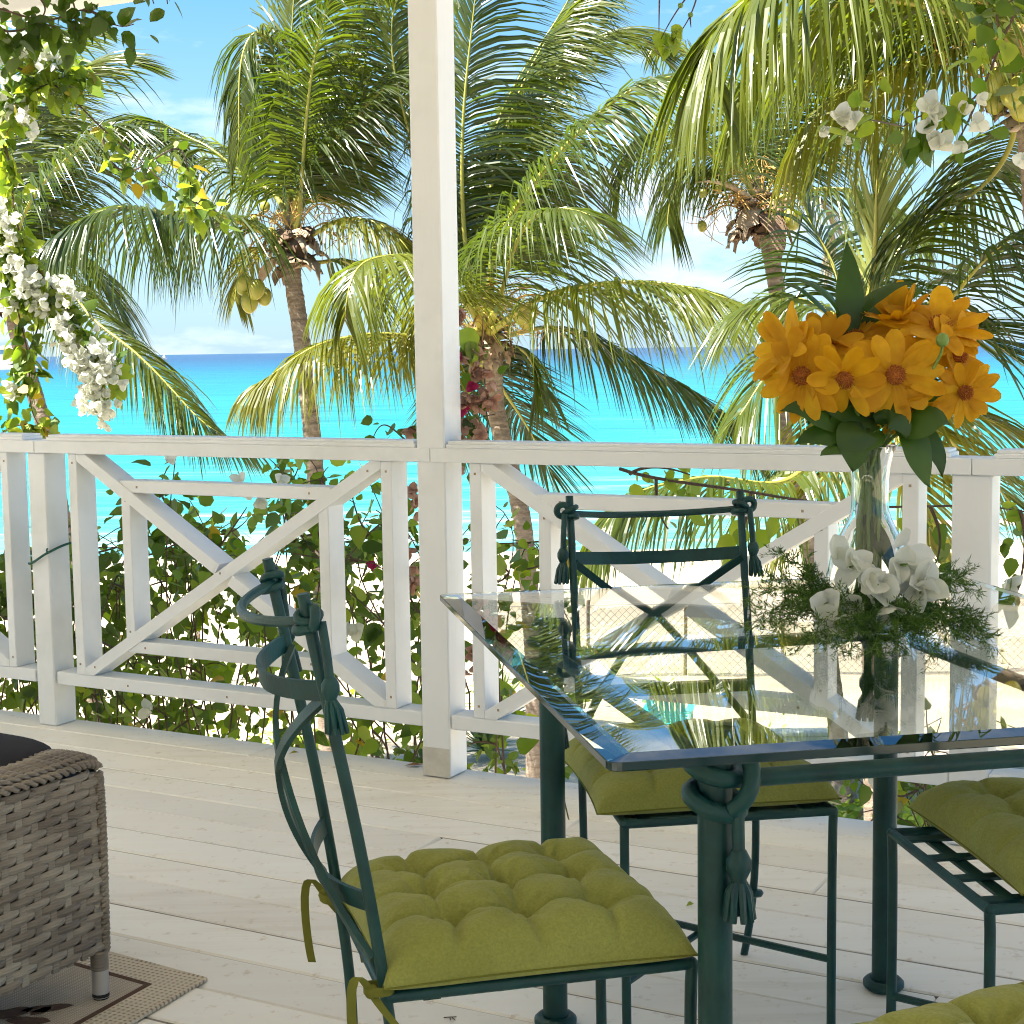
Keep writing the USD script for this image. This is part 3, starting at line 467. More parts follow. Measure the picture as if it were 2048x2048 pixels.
    v = np.vstack([pt, pb]); f = np.vstack([fa, fa[:, ::-1] + N, np.array(fr)])
    o = A(loc[0], loc[1], SZ + .003)
    obj('pad', (v @ R.T + o, f), 'cushion', t, smooth=75)
    seam = np.array([pt[k] * [1.004, 1, 1] + A(0, 0, -.0015) for k in rim]); obj('seam', tube(seam @ R.T + o, .0014, 5, closed=True), 'rope_tie', t)
    return t, R, o
CH = {}
def place(key, label, fl_near, ang, first=None):
    """ang: degrees of the chair's back direction's rotation about z from +y."""
    loc = A(fl_near[0], fl_near[1], 0); grp = 'green iron chairs around the glass table'
    if first is None: CH[key] = make_chair(label, loc, ang, grp)
    else: CH[key] = dup(first, 'iron_chair', label, loc, ang, 'chair', grp)
    return loc, ang
# left chair faces the table (+x): its back direction is -x
LA = 90 + 15.5; lv = A(math.cos(math.radians(15.5)), math.sin(math.radians(15.5)), 0); ln = A(-lv[1], lv[0], 0)
lc_front = A(.232, 2.072, 0) + ln * .19; place('left', 'green iron chair in front left with its back in full view', lc_front, LA)
FAG = 9.4; fe = A(math.cos(math.radians(FAG)), math.sin(math.radians(FAG)), 0)
fc = A(.374, 2.735, 0); place('far', 'green iron chair behind the table, its back against the railing', fc, FAG, CH['left'])
rc = A(.660, 2.445, 0); place('right', 'green iron chair at the right with slatted seat showing', rc, -82.0, CH['left'])
nc = A(.475, 1.80, 0); place('near', 'green iron chair at the bottom right hidden below its cushion', nc, 208.0, CH['left'])
c1, R1, o1 = cushion('olive green tufted cushion on the front left chair', lc_front, LA, .41, .42, .086, 3)
c2, R2, o2 = cushion('olive green tufted cushion on the far chair, seen under the glass', fc + A(-.015, .005, 0), FAG, .43, .415, .082, 5)
c3, R3, o3 = cushion('olive green tufted cushion on the right chair, lifted off its slats', rc + A(.045, .035, 0), -82.0, .42, .42, .084, 8, tilt=(.0, -.004), lift=.004)
c4, R4, o4 = cushion('olive green tufted cushion at the bottom right corner', nc, 208.0, .42, .41, .084, 12)
def tie(t, R, o, s, seed, y=.40):
    r = np.random.default_rng(seed); p0 = A(s * .178, y + .005, .012)
    loop = spline([p0, p0 + A(s * .018, .012, .0), p0 + A(s * .016, .034, .002), p0 + A(-s * .008, .034, 0), p0 + A(-s * .012, .012, -.002), p0 + A(s * .004, -.008, 0)], 18)
    knot = ball(p0 + A(s * .012, .030, 0), .0095, 1)
    e1 = spline([p0 + A(s * .012, .030, 0), p0 + A(s * .020, .052, .022), p0 + A(s * .024, .058, -.03), p0 + A(s * .022, .050, -.105)], 12)
    e2 = spline([p0 + A(s * .012, .030, 0), p0 + A(s * .024, .018, -.02), p0 + A(s * .028, -.01, -.06), p0 + A(s * .020, -.03, -.115)], 12)
    tr = lambda m: (np.asarray(m[0]) @ R.T + o, m[1])
    obj('tie', join([tr(strap(loop, A(0, 0, .006), .001)), tr(knot), tr(strap(e1, A(.0, .006, .001), .0008)), tr(strap(e2, A(.0, .006, .001), .0008))]), 'rope_tie', t, smooth=40)
tie(c1, R1, o1, 1, 1); tie(c1, R1, o1, -1, 2); tie(c2, R2, o2, -1, 3); tie(c2, R2, o2, 1, 4); tie(c3, R3, o3, 1, 5); tie(c4, R4, o4, 1, 6)

# ------------------------------------------------------------------ wicker armchair at the bottom left
WC = at_z(213, 1902, .096); WA = nrm(A(-.52, -.854, 0)); WN = A(-WA[1], WA[0], 0)      # along the arm towards the viewer; WN points out of the visible side
if WN[0] < 0: WN = -WN
wz0, wz1, WLEN = .096, .478, .74
wk = thing('wicker_armchair', 'grey brown woven wicker armchair cut off at the left edge', 'armchair', (WC[0], WC[1], 0))
WAX = np.stack([WA, WN, ZZ])
def wp(a, n, z): return A(WC[0], WC[1], 0) + WA * a + WN * n + ZZ * z
def topz(a): return wz1 + .004 - .02 * a - .02 * max(0, (.02 - a) / .02) ** 2
obj('arm_core', cbox(wp(WLEN / 2 + .001, -.049, (wz0 + wz1) / 2 - .008), (WLEN / 2 - .003, .045, (wz1 - wz0) / 2 - .022), WAX, ch=.002), 'wicker_dark', wk)
obj('seat_base', cbox(wp(WLEN / 2 + .06, -.42, .20), (WLEN / 2 - .08, .33, .10), WAX, ch=.02), 'wicker_dark', wk)
obj('far_arm', cbox(wp(WLEN / 2, -.80, (wz0 + wz1) / 2), (WLEN / 2, .055, (wz1 - wz0) / 2), WAX, ch=.02), 'wicker', wk)
rows, pitch = 22, .0365; hz = (wz1 - .022 - wz0) / rows; nst = int(WLEN / pitch); strands = []
for k in range(nst): obj('rib', cbox(wp(.022 + k * pitch, .001, (wz0 + wz1) / 2 - .010), (.0085, .0035, (wz1 - wz0) / 2 - .012), WAX, ch=.002), 'wicker', wk)
wr_ = np.random.default_rng(5)
for i in range(rows):
    z = wz0 + .006 + hz * (i + .5)
    for k in range(-1, nst + 1):
        if (k + i) % 2: continue
        a0 = .022 + (k - .97) * pitch; a1 = .022 + (k + .97) * pitch; a0, a1 = max(a0, .004), min(a1, WLEN)
        if a1 - a0 < .02: continue
        aa = np.linspace(a0, a1, 7); q = (aa - (.022 + k * pitch)) / (.97 * pitch); nn_ = -.0025 + .0095 * np.clip(1 - q ** 2, 0, 1) ** .6; jz = wr_.uniform(-.0008, .0008)
        p = np.array([wp(a, n_, z + jz - .0028 * qq) for a, n_, qq in zip(aa, nn_, q)]); strands.append((k, strap(p, ZZ * hz * .43, .0022)))
        v, f = strands[-1][1]; 
# rounded strand pieces: bevel by giving each a crowned cross-section
def crown(p, hw, th, n=5):
    c = np.linspace(-1, 1, n); v = p[:, None] + ZZ * (c * hw)[None, :, None] + WN * (th * (1 - c ** 2) ** .5)[None, :, None]; m_, k_ = v.shape[:2]
    i, j = np.meshgrid(np.arange(m_ - 1), np.arange(k_ - 1), indexing='ij'); q = np.stack([i * k_ + j, (i + 1) * k_ + j, (i + 1) * k_ + j + 1, i * k_ + j + 1], -1).reshape(-1, 4)
    return v.reshape(-1, 3), np.vstack([q[:, [0, 1, 2]], q[:, [0, 2, 3]]])
for k, (v, f) in strands:
    pm = v.reshape(-1, 4, 3)[:, 2] * .5 + v.reshape(-1, 4, 3)[:, 3] * .5
    obj('strand', crown(pm, hz * .53, .0045), 'wicker', wk, smooth=True)
def twist(path, r, turns, n=120, kind=2):
    path = spline(path, n); t, a, b = frames(path); out = []; ph = np.linspace(0, turns * 2 * np.pi, n)
    for k in range(kind):
        q = ph + k * 2 * np.pi / kind; out.append(tube(path + (np.cos(q)[:, None] * a + np.sin(q)[:, None] * b) * r * .62, r * .62, 6))
    return join(out)
for k, (dn, dz) in enumerate(((.004, -.006), (-.009, .003), (-.023, .0045), (-.037, .005), (-.051, .005), (-.065, .005), (-.079, .0045), (-.092, .003), (-.104, -.006))):
    obj('braid', twist([wp(a, dn, topz(a) + dz) for a in (.004, .03, .08, .2, .4, WLEN)], .0080, 16), 'wicker', wk, smooth=True)
obj('braid', twist([wp(.006, .003, topz(.0) - .01), wp(.004, .004, .40), wp(.004, .004, .25), wp(.006, .003, wz0 + .004)], .0092, 18), 'wicker', wk, smooth=True)
obj('braid', twist([wp(.0, -.105, topz(.0) - .01), wp(-.003, -.105, .25), wp(.0, -.105, wz0)], .0085, 18), 'wicker', wk, smooth=True)
for i in range(rows):
    z = wz0 + .006 + hz * (i + .5); obj('strand', crown(np.array([wp(-.002 + .003 * ((j + i) % 2), -.01 - j * .018, z) for j in range(6)]), hz * .46, .003), 'wicker', wk, smooth=True)
lgp = at_z(202, 1992, .012); lg = obj('leg', join([tube([A(lgp[0], lgp[1], .012), A(lgp[0], lgp[1], .068)], .0165, 14)]), 'brushed_metal', wk, smooth=40)
obj('leg_wrap', join([torus(A(lgp[0], lgp[1], .070 + .006 * k), ZZ, .0135, .0045, 14, 6) for k in range(6)]), 'wicker', wk, smooth=True)
obj('rubber_foot', lathe([(.001, .008), (.015, .008), (.0168, .014), (.0168, .020), (.001, .020)], (lgp[0], lgp[1], 0), 14), 'black_rubber', wk, smooth=40)
PC = at_z(146, 1482, .50); pa = (PC - A(WC[0], WC[1], 0)) @ WA + .24; pn = (PC - A(WC[0], WC[1], 0)) @ WN - .26
sc = thing('seat_pad', 'charcoal grey cushion inside the wicker armchair', 'cushion', wp(pa, pn, .33))
def pillow(c, h, ax, n=4.0, s=18):
    m = trimesh.creation.icosphere(4); v = np.array(m.vertices); k = np.abs(v) ** n; v = v / (k.sum(1) ** (1 / n))[:, None]; return (v * h) @ ax + c, np.array(m.faces)
obj('back_pad', pillow(wp(pa, pn, .425), A(.245, .265, .085), WAX, 6.0), 'dark_cushion', sc, smooth=True)
obj('piping', tube([wp(pa + .245 * math.copysign(abs(math.cos(a)) ** .34, math.cos(a)), pn + .265 * math.copysign(abs(math.sin(a)) ** .34, math.sin(a)), .45) for a in np.linspace(0, 2 * np.pi, 60, endpoint=False)], .0035, 6, closed=True), 'dark_cushion', sc)
# rug
rc0 = at_z(411, 1958, .006); rg = thing('rug', 'beige flatwoven rug with a dark brown border line, bottom left corner', 'rug', rc0)
e1 = nrm(at_z(226, 1908, .006) - rc0); e2 = nrm(at_z(285, 2046, .006) - rc0); e2 = nrm(e2 - .5 * e1 * (e1 @ e2)); 
def rgp(a, b, z): return rc0 * [1, 1, 0] + e1 * a + e2 * b + ZZ * z
def rquad(a0, a1, b0, b1, z0, z1):
    m = trimesh.convex.convex_hull(np.array([rgp(a, b, z) for a in (a0, a1) for b in (b0, b1) for z in (z0, z1)])); return np.array(m.vertices), np.array(m.faces)
obj('border', rquad(0, 1.6, 0, 1.2, .0015, .0080), 'rug_border', rg)
obj('border_line', join([rquad(.078, 1.55, .078, .090, .004, .0092), rquad(.078, .090, .090, 1.15, .004, .0092)]), 'rug_line', rg)
obj('field', rquad(.090, 1.5, .090, 1.1, .004, .0086), 'rug_field', rg)
obj('edge_binding', join([tube([rgp(0, 0, .005), rgp(1.6, 0, .005)], .0052, 6), tube([rgp(0, 0, .005), rgp(0, 1.2, .005)], .0052, 6)]), 'rug_border', rg, smooth=True)
def flatleaf(px, py, ang, L, w):
    c = at_z(px, py, .0095); d = A(math.cos(ang), math.sin(ang), 0); n = A(-d[1], d[0], 0); ts = np.linspace(0, 1, 9); o = w * np.sin(np.pi * ts) ** .8
    v = np.vstack([[c + d * L * t + n * oo * (1 + .2 * math.sin(9 * t)) for t, oo in zip(ts, o)], [c + d * L * t - n * oo for t, oo in zip(ts, o)]]); f = []
    for i in range(8): f += [(i, i + 9, i + 10), (i, i + 10, i + 1)]
    return v, np.array(f)
obj('leaf_motif', join([flatleaf(40, 2022, .25, .10, .018), flatleaf(10, 2040, -.1, .09, .02), flatleaf(60, 2030, .9, .05, .012), flatleaf(-30, 2036, .5, .09, .025)]), 'rug_line', rg)
# litter on the boards
def scrap(name, px, py, L, w, ang, mt, lb, cat):
    c = at_z(px, py, .004); d = A(math.cos(ang), math.sin(ang), 0); n = A(-d[1], d[0], 0)
    v = np.array([c - d * L, c - n * w + ZZ * .004, c + d * L + ZZ * .003, c + n * w + ZZ * .006, c + ZZ * .010]); obj(name, (v, np.array([(0, 1, 4), (1, 2, 4), (2, 3, 4), (3, 0, 4)])), mt, label=lb, cat=cat)
scrap('fallen_leaf', 588, 1507, .016, .008, .2, 'vine_leaf_yellow', 'small yellow leaf fallen on the boards left of the tall post', 'leaf')
scrap('fallen_leaf', 828, 1531, .03, .014, .0, 'dry_leaf', 'curled brown dry leaf beside the foot of the tall post', 'leaf')
scrap('fallen_leaf', 1380, 1811, .010, .008, .4, 'vine_leaf_light', 'pale fallen petal on the boards left of the front table leg', 'leaf')
scrap('fallen_leaf', 160, 1431, .012, .008, .4, 'dry_leaf', 'tiny dry leaf beside the foot of the left railing post', 'leaf')
tw = at_z(900, 2035, .003); obj('fallen_twig', join([tube([tw - A(.012, 0, 0), tw + A(.012, .003, 0)], .0011, 5), tube([tw + A(.004, 0, 0), tw + A(.010, -.012, 0)], .0009, 5), tube([tw, tw + A(.001, -.010, 0)], .0008, 5)]), 'twig', label='tiny dark twig on the boards at the bottom edge', cat='twig')
# ------------------------------------------------------------------ coconut palms
prng = np.random.default_rng(21)
WIND = A(1.0, 0.15, 0.0)
def frond_meshes(P, L=1.05, droop=1.5, wind=0.45, spacing=0.0225, t0=0.16, width=0.0135, spread=1.0, seed=0, sides=(1, 1), r0=.032, tipfan=1.0, twist=0.0):
    """Rachis and leaflets of one frond along the 3-D points P."""
    L, droop, wind = L * 1.36, droop * 1.10, wind * 1.25
    r = np.random.default_rng(seed); p = spline(P, 70); seg = np.concatenate([[0], np.cumsum(np.linalg.norm(np.diff(p, axis=0), axis=1))]); LEN = seg[-1]
    rad = np.interp(np.linspace(0, 1, 70), [0, .08, .2, .6, 1], [r0 * 2.0, r0 * 1.2, r0 * .9, r0 * .55, .004])
    rach = tube(p, rad, 7)
    n = max(12, int(LEN * (1 - t0) / spacing)); V, Fc = [], []; S = np.array([0, .12, .32, .55, .78, 1.0]); WD = np.array([.55, 1, 1.0, .82, .5, .04])
    for side in (0, 1):
        if not sides[side]: continue
        sg = 1 if side else -1; t = np.linspace(t0, .995, n) + r.normal(0, .0022, n); t = np.clip(t, t0 * .9, .999); d = t * LEN
        q = np.stack([np.interp(d, seg, p[:, k]) for k in range(3)], 1); T = nrm(np.stack([np.interp(np.clip(d + .05, 0, LEN), seg, p[:, k]) - np.interp(np.clip(d - .05, 0, LEN), seg, p[:, k]) for k in range(3)], 1))
        B = np.cross(T, A(0, 0, 1.0)); bl = np.linalg.norm(B, axis=1, keepdims=True); B = nrm(np.where(bl < .25, np.cross(T, A(.25, 1, 0)), B)); Up = np.cross(B, T)
        if twist: c_, s_ = math.cos(twist), math.sin(twist); B, Up = B * c_ + Up * s_, Up * c_ - B * s_
        x = (t - t0) / (1 - t0); ang = np.radians(np.interp(x, [0, .5, 1], [74, 56, 26 * tipfan])) + r.normal(0, .045, n)
        lift = .16 + r.normal(0, .07, n); ln = L * np.interp(x, [0, .12, .45, .8, 1], [.66, .94, 1.0, .80, .42]) * r.uniform(.86, 1.08, n)
        clump = np.repeat(r.normal(0, 1, n // 5 + 1), 5)[:n]
        d0 = nrm(np.cos(ang)[:, None] * T + np.sin(ang)[:, None] * (sg * B * spread + Up * lift[:, None]) + .03 * clump[:, None] * T)
        dr = droop * (1 + .09 * clump + r.normal(0, .08, n)); wd = wind * (1 + .12 * clump + r.normal(0, .1, n)); broken = r.random(n) < .035; dr = np.where(broken, dr + 2.5, dr)
        pos = q.copy(); pts = [pos.copy()]; dirs = [d0]
        for k in range(1, len(S)):
            s = (S[k] + S[k - 1]) / 2; dd = nrm(d0 + (dr * s ** 1.15)[:, None] * A(0, 0, -1.0) + (wd * s)[:, None] * WIND); pos = pos + dd * (ln * (S[k] - S[k - 1]))[:, None]; pts.append(pos.copy()); dirs.append(dd)
        ro = r.normal(0, .42, n); w = width * r.uniform(.8, 1.15, n)
        for k in range(len(S)):
            wv = nrm(T - dirs[k] * np.sum(T * dirs[k], 1, keepdims=True)); ot = np.cross(dirs[k], wv); wv = wv * np.cos(ro)[:, None] + ot * np.sin(ro)[:, None]
            a = pts[k] - wv * (w * WD[k])[:, None]; b = pts[k] + wv * (w * WD[k])[:, None]; V.append(np.stack([a, b], 1))
    m = sum(1 for s in sides if s); K = len(S); V = np.stack(V, 0).reshape(m, K, n, 2, 3).transpose(0, 2, 1, 3, 4).reshape(m * n, K * 2, 3)
    base = np.arange(m * n)[:, None, None] * K * 2; t_ = np.array([[2 * k, 2 * k + 1, 2 * k + 3] for k in range(K - 1)] + [[2 * k, 2 * k + 3, 2 * k + 2] for k in range(K - 1)])
    return rach, (V.reshape(-1, 3), (base + t_[None]).reshape(-1, 3))

def trunk_mesh(P, r0, r1, seed):
    r = np.random.default_rng(seed); p = spline(P, 40); LEN = np.linalg.norm(np.diff(p, axis=0), axis=1).sum(); n = int(LEN / .022); p = spline(P, n); t, a, b = frames(p)
    s = 20; th = np.arange(s) * 2 * np.pi / s; z = np.linspace(0, LEN, n); base = np.interp(z / LEN, [0, .06, .14, 1], [r0 * 1.5, r0 * 1.12, r0, r1])
    ph = np.cumsum(r.uniform(.2, .42, n)); saw = (ph % 1.6) / 1.6
    wob = meshkit.fbm(np.stack([np.cos(th)[None] * 1.2 + z[:, None] * 0, np.sin(th)[None] * 1.2 + z[:, None] * 0, z[:, None] * 9 + 0 * th[None]], -1), 3, seed) - .5
    R = base[:, None] * (1 + .06 * (saw[:, None] - .5) + .16 * wob) 
    tilt = .025 * np.sin(th + seed)[None] * 1
    v = (p[:, None] + R[..., None] * (np.cos(th)[None, :, None] * a[:, None] + np.sin(th)[None, :, None] * b[:, None]) + t[:, None] * tilt[..., None]).reshape(-1, 3)
    i, j = np.meshgrid(np.arange(n - 1), np.arange(s), indexing='ij'); j2 = (j + 1) % s; q = np.stack([i * s + j, i * s + j2, (i + 1) * s + j2, (i + 1) * s + j], -1).reshape(-1, 4)
    return v, np.vstack([q[:, [0, 1, 2]], q[:, [0, 2, 3]]])
def nut(c, r, seed):
    m = trimesh.creation.icosphere(3); v = np.array(m.vertices); a = np.arctan2(v[:, 1], v[:, 0]); k = 1 + .07 * np.cos(3 * a) * (1 - v[:, 2] ** 2)
    v = v * np.stack([k, k, 1.22 + .12 * (v[:, 2] < 0) * np.abs(v[:, 2])], 1) * r; r_ = np.random.default_rng(seed); ax = nrm(A(r_.normal(), r_.normal(), 3.0)); M = trimesh.geometry.align_vectors([0, 0, 1], ax)[:3, :3]
    return v @ M.T + c, np.array(m.faces)
def flap(c, d, L, w, curl, seed):
    """A torn dry leaf sheath hanging off the crown."""
    r = np.random.default_rng(seed); d = nrm(d); side = nrm(np.cross(d, A(0, 0, 1))); n = 7; m = 5; V = []
    for i, s in enumerate(np.linspace(0, 1, n)):
        o = c + d * L * s * (1 - .35 * s) + A(0, 0, 1) * (.12 * L * s - curl * L * s * s); ww = w * (1 - .25 * s - .72 * s ** 4) * (1 + .2 * r.normal())
        for k, q in enumerate(np.linspace(-1, 1, m)): V.append(o + side * ww * q + A(0, 0, 1) * (-.35 * ww * q * q) + r.normal(0, .012, 3))
    i, j = np.meshgrid(np.arange(n - 1), np.arange(m - 1), indexing='ij'); q = np.stack([i * m + j, i * m + j + 1, (i + 1) * m + j + 1, (i + 1) * m + j], -1).reshape(-1, 4)
    return np.array(V), np.vstack([q[:, [0, 1, 2]], q[:, [0, 2, 3]]])

def palm(label, D, trunk, crown, fronds, nuts=(), rt=(.112, .105), husks=26, seed=0, stalks=10, hr=1.0):
    """trunk: picture points from the top down, all at distance D; fronds: lists of (px, py, nearer by) points from the crown outwards."""
    tp = [at_y(u, v, D + dy) for u, v, dy in trunk]; g = tp[-1]; gz = float(ground(g[0], g[1])); d = nrm(tp[-1] - tp[-2]); k = (tp[-1][2] - gz + .1) / max(-d[2], .2); base = tp[-1] + d * k * .5; base = A(base[0], base[1], 0)
    lowpt = A(*(tp[-1][:2] + d[:2] * k * .6), float(ground(*(tp[-1][:2] + d[:2] * k * .6))) - .08)
    pts = [lowpt] + tp[::-1]
    t = thing('palm_tree', label, 'palm tree', lowpt)
    C = at_y(crown[0], crown[1], D)
    obj('trunk', trunk_mesh(pts + [C - A(0, 0, .1)], rt[0], rt[1], seed + 1), 'trunk', t, smooth=True)
    cr = obj('crown', join([lathe([(.02, -.36), (.12 * hr, -.30), (.145 * hr, -.10), (.12 * hr, .10), (.07 * hr, .34), (.02, .5)], C, 12)]), 'husk', t, smooth=True)
    r = np.random.default_rng(seed + 9)
    for k in range(int(husks * 1.6)):
        a = r.uniform(0, 2 * np.pi); up = r.uniform(-.34, .14); o = C + A(math.cos(a) * .12 * hr, math.sin(a) * .12 * hr, up)
        obj('husk', flap(o, A(math.cos(a), math.sin(a), r.uniform(-.1, .9)), r.uniform(.20, .44) * hr * (1 if r.random() < .88 else 1.7), r.uniform(.07, .15) * hr, r.uniform(.2, 1.0), seed * 100 + k), 'husk' if r.random() < .55 else 'husk_pale', cr, smooth=True)
    st = []
    for k in range(stalks):
        a = r.uniform(0, 2 * np.pi); o = C + A(math.cos(a) * .15, math.sin(a) * .15, r.uniform(-.05, .3)); e = o + A(math.cos(a) * .5, math.sin(a) * .5, r.uniform(-.1, .35)); pp_ = spline([o, (o + e) / 2 + A(0, 0, .12), e], 8); st.append(tube(pp_, .012, 5))
        for q in range(9):
            s = pp_[r.integers(3, 8)]; st.append(tube(spline([s, s + r.normal(0, .09, 3), s + r.normal(0, .16, 3) - A(0, 0, .10)], 5), .005, 4))
    if st: obj('fruit_stalk', join(st), 'fruit_stalk', cr)
    for k, (u, v, dy, rr_) in enumerate(nuts): obj('coconut', nut(at_y(u, v, D + dy), rr_, seed * 31 + k), 'coconut', t, smooth=True)
    for k, fr in enumerate(fronds):
        pts_, opt = fr[0], dict(fr[1]) if len(fr) > 1 else {}
        m_ = opt.pop('mat', 'palm_leaf'); rm = opt.pop('rm', 'rachis'); from_crown = opt.pop('root', True)
        P3 = [at_y(u, v, D + dy) for u, v, dy in pts_]
        if from_crown: P3 = [C + nrm(P3[0] - C) * .12 + A(0, 0, -.02)] + P3
        ra, le = frond_meshes(P3, seed=seed * 57 + k, **opt)
        f = obj('frond', le, m_, t); obj('rachis', ra, rm, f, smooth=True)
    return t, C
Y, DK, DD = dict(mat='palm_leaf_yellow'), dict(mat='palm_leaf_dark'), dict(mat='palm_leaf_dead', rm='husk_pale')
# --- palm left of the tall post, with a bunch of green coconuts
palm('coconut palm left of the tall post with a bunch of coconuts', 20.0,
    [(586, 560, 0), (598, 640, 0), (612, 760, -.1), (624, 870, -.2), (634, 1000, -.3), (640, 1110, -.4)], (588, 480), [
    ([(500, 453, -.3), (427, 429, -.6), (320, 424, -.9), (250, 414, -1.2), (180, 432, -1.4), (85, 490, -1.6)], dict(DK, L=1.3, droop=2.3, wind=.42, t0=.10, spacing=.016)),
    ([(543, 385, .2), (489, 350, .4), (417, 295, .6), (377, 275, .8), (300, 240, 1.0), (240, 262, 1.2)], dict(L=1.15, droop=1.7, wind=.45)),
    ([(576, 400, 0), (577, 253, -.1), (582, 108, -.2), (590, -40, -.3)], dict(L=1.0, droop=1.0, wind=.75, t0=.2)),
    ([(565, 360, .2), (558, 215, .1), (543, 95, 0), (515, 66, -.1), (490, 95, -.2), (478, 210, -.3), (474, 320, -.3)], dict(Y, L=.85, droop=2.0, wind=.45, mat='palm_leaf')),
    ([(604, 390, .3), (640, 220, .3), (690, 70, .2), (770, -60, .1)], dict(DK, L=1.1, droop=1.5, wind=.8)),
    ([(600, 400, -.3), (612, 250, -.6), (630, 110, -.8), (670, -30, -1.0)], dict(L=1.1, droop=1.6, wind=.7)),
    ([(606, 362, -.2), (667, 283, -.3), (740, 203, -.4), (800, 156, -.5), (880, 150, -.6)], dict(DK, L=1.1, droop=1.5, wind=.6)),
    ([(638, 462, -.2), (685, 440, -.4), (733, 440, -.6), (790, 470, -.8), (830, 530, -.9)], dict(Y, L=.8, droop=2.2, wind=.4, t0=.25)),
    ([(640, 525, .2), (680, 520, .3), (720, 545, .4), (760, 610, .5)], dict(L=.8, droop=2.0, wind=.4, t0=.3)),
    ([(540, 500, .3), (505, 500, .4), (480, 540, .5), (470, 600, .5)], dict(Y, L=.6, droop=2.2, wind=.2, t0=.2)),
    ([(620, 380, .5), (690, 260, .7), (760, 160, .8), (840, 60, .9)], dict(L=1.1, droop=1.5, wind=.6)),
    ], nuts=[(489, 569, -.3, .105), (512, 578, -.4, .105), (498, 604, -.35, .105), (527, 592, -.2, .10), (530, 413, -.3, .06), (543, 465, -.3, .055), (508, 440, -.2, .05)], seed=3, stalks=12)
# --- middle palm just right of the tall post
palm('leaning coconut palm just right of the tall post', 19.0,
    [(985, 725, 0), (992, 815, 0), (1007, 885, -.1), (1038, 1005, -.3), (1056, 1153, -.5), (1067, 1300, -.7), (1070, 1400, -.8), (1070, 1540, -.9)], (972, 660), [
    ([(985, 520, -.2), (1000, 470, -.3), (1063, 373, -.5), (1154, 268, -.7), (1226, 205, -.8), (1290, 168, -.9), (1400, 150, -1.0), (1480, 180, -1.0)], dict(L=1.25, droop=1.9, wind=.55, t0=.18, r0=.04)),
    ([(994, 655, -.3), (1045, 616, -.6), (1117, 583, -.9), (1226, 565, -1.3), (1335, 569, -1.6), (1443, 594, -1.8), (1520, 632, -1.9), (1590, 690, -2.0)], dict(Y, L=1.2, droop=2.2, wind=.35, t0=.2, mat='palm_leaf')),
    ([(1010, 672, .3), (1080, 656, .6), (1140, 662, .8), (1250, 712, 1.0), (1380, 785, 1.1), (1450, 830, 1.1), (1510, 900, 1.1)], dict(DK, L=1.1, droop=2.1, wind=.3, t0=.2)),
    ([(932, 500, 0), (926, 253, -.2), (940, 90, -.3), (955, -60, -.4)], dict(L=1.05, droop=1.3, wind=.7, rm='rachis')),
    ([(965, 500, .3), (1000, 300, .4), (1070, 120, .5), (1190, -30, .6)], dict(L=1.1, droop=1.5, wind=.8)),
    ([(972, 450, .8), (1000, 300, 1.1), (1045, 180, 1.3), (1130, 108, 1.5), (1230, 65, 1.7), (1320, 110, 1.8)], dict(L=1.0, droop=1.2, wind=1.0)),
    ([(900, 668, -.5), (823, 672, -.9), (758, 668, -1.1), (680, 678, -1.3), (620, 698, -1.5), (560, 738, -1.6), (505, 772, -1.6)], dict(Y, L=1.05, droop=2.3, wind=.35, t0=.2)),
    ([(900, 570, -.8), (827, 516, -1.2), (765, 514, -1.6), (725, 528, -1.8), (700, 570, -2.0), (690, 640, -2.0)], dict(Y, L=1.05, droop=2.1, wind=.4, mat='palm_leaf')),
    ([(930, 560, .4), (880, 430, .5), (830, 300, .5), (795, 170, .4), (783, 60, .3), (810, -40, .2)], dict(Y, L=.95, droop=1.7, wind=.55, mat='palm_leaf')),
    ([(1010, 690, .2), (1045, 700, .3), (1070, 740, .3), (1085, 800, .3)], dict(DK, L=.7, droop=2.5, wind=.2, t0=.2)),
    ([(1000, 770, .9), (1040, 830, 1.2), (1075, 890, 1.4), (1105, 950, 1.5)], dict(DK, L=1.0, droop=.9, wind=.3, t0=.1)),
    ([(950, 760, .9), (920, 820, 1.2), (900, 890, 1.4)], dict(DK, L=.9, droop=.9, wind=.2, t0=.1)),
    ([(940, 600, -.6), (900, 590, -.9), (850, 620, -1.0), (820, 690, -1.1)], dict(Y, L=.95, droop=1.6, wind=.7, t0=.15)),
    ([(950, 470, .5), (970, 330, .7), (1020, 190, .8), (1100, 60, .9), (1150, -30, 1.0)], dict(DK, L=1.1, droop=1.5, wind=.8)),
    ([(1010, 560, -.6), (1040, 470, -1.2), (1100, 420, -2.0), (1180, 430, -2.6)], dict(DK, L=1.1, droop=1.8, wind=.5)),
    ], nuts=[(1042, 628, -.3, .10), (1060, 622, -.2, .095), (1052, 640, -.1, .09)], seed=5, husks=22, hr=.95)
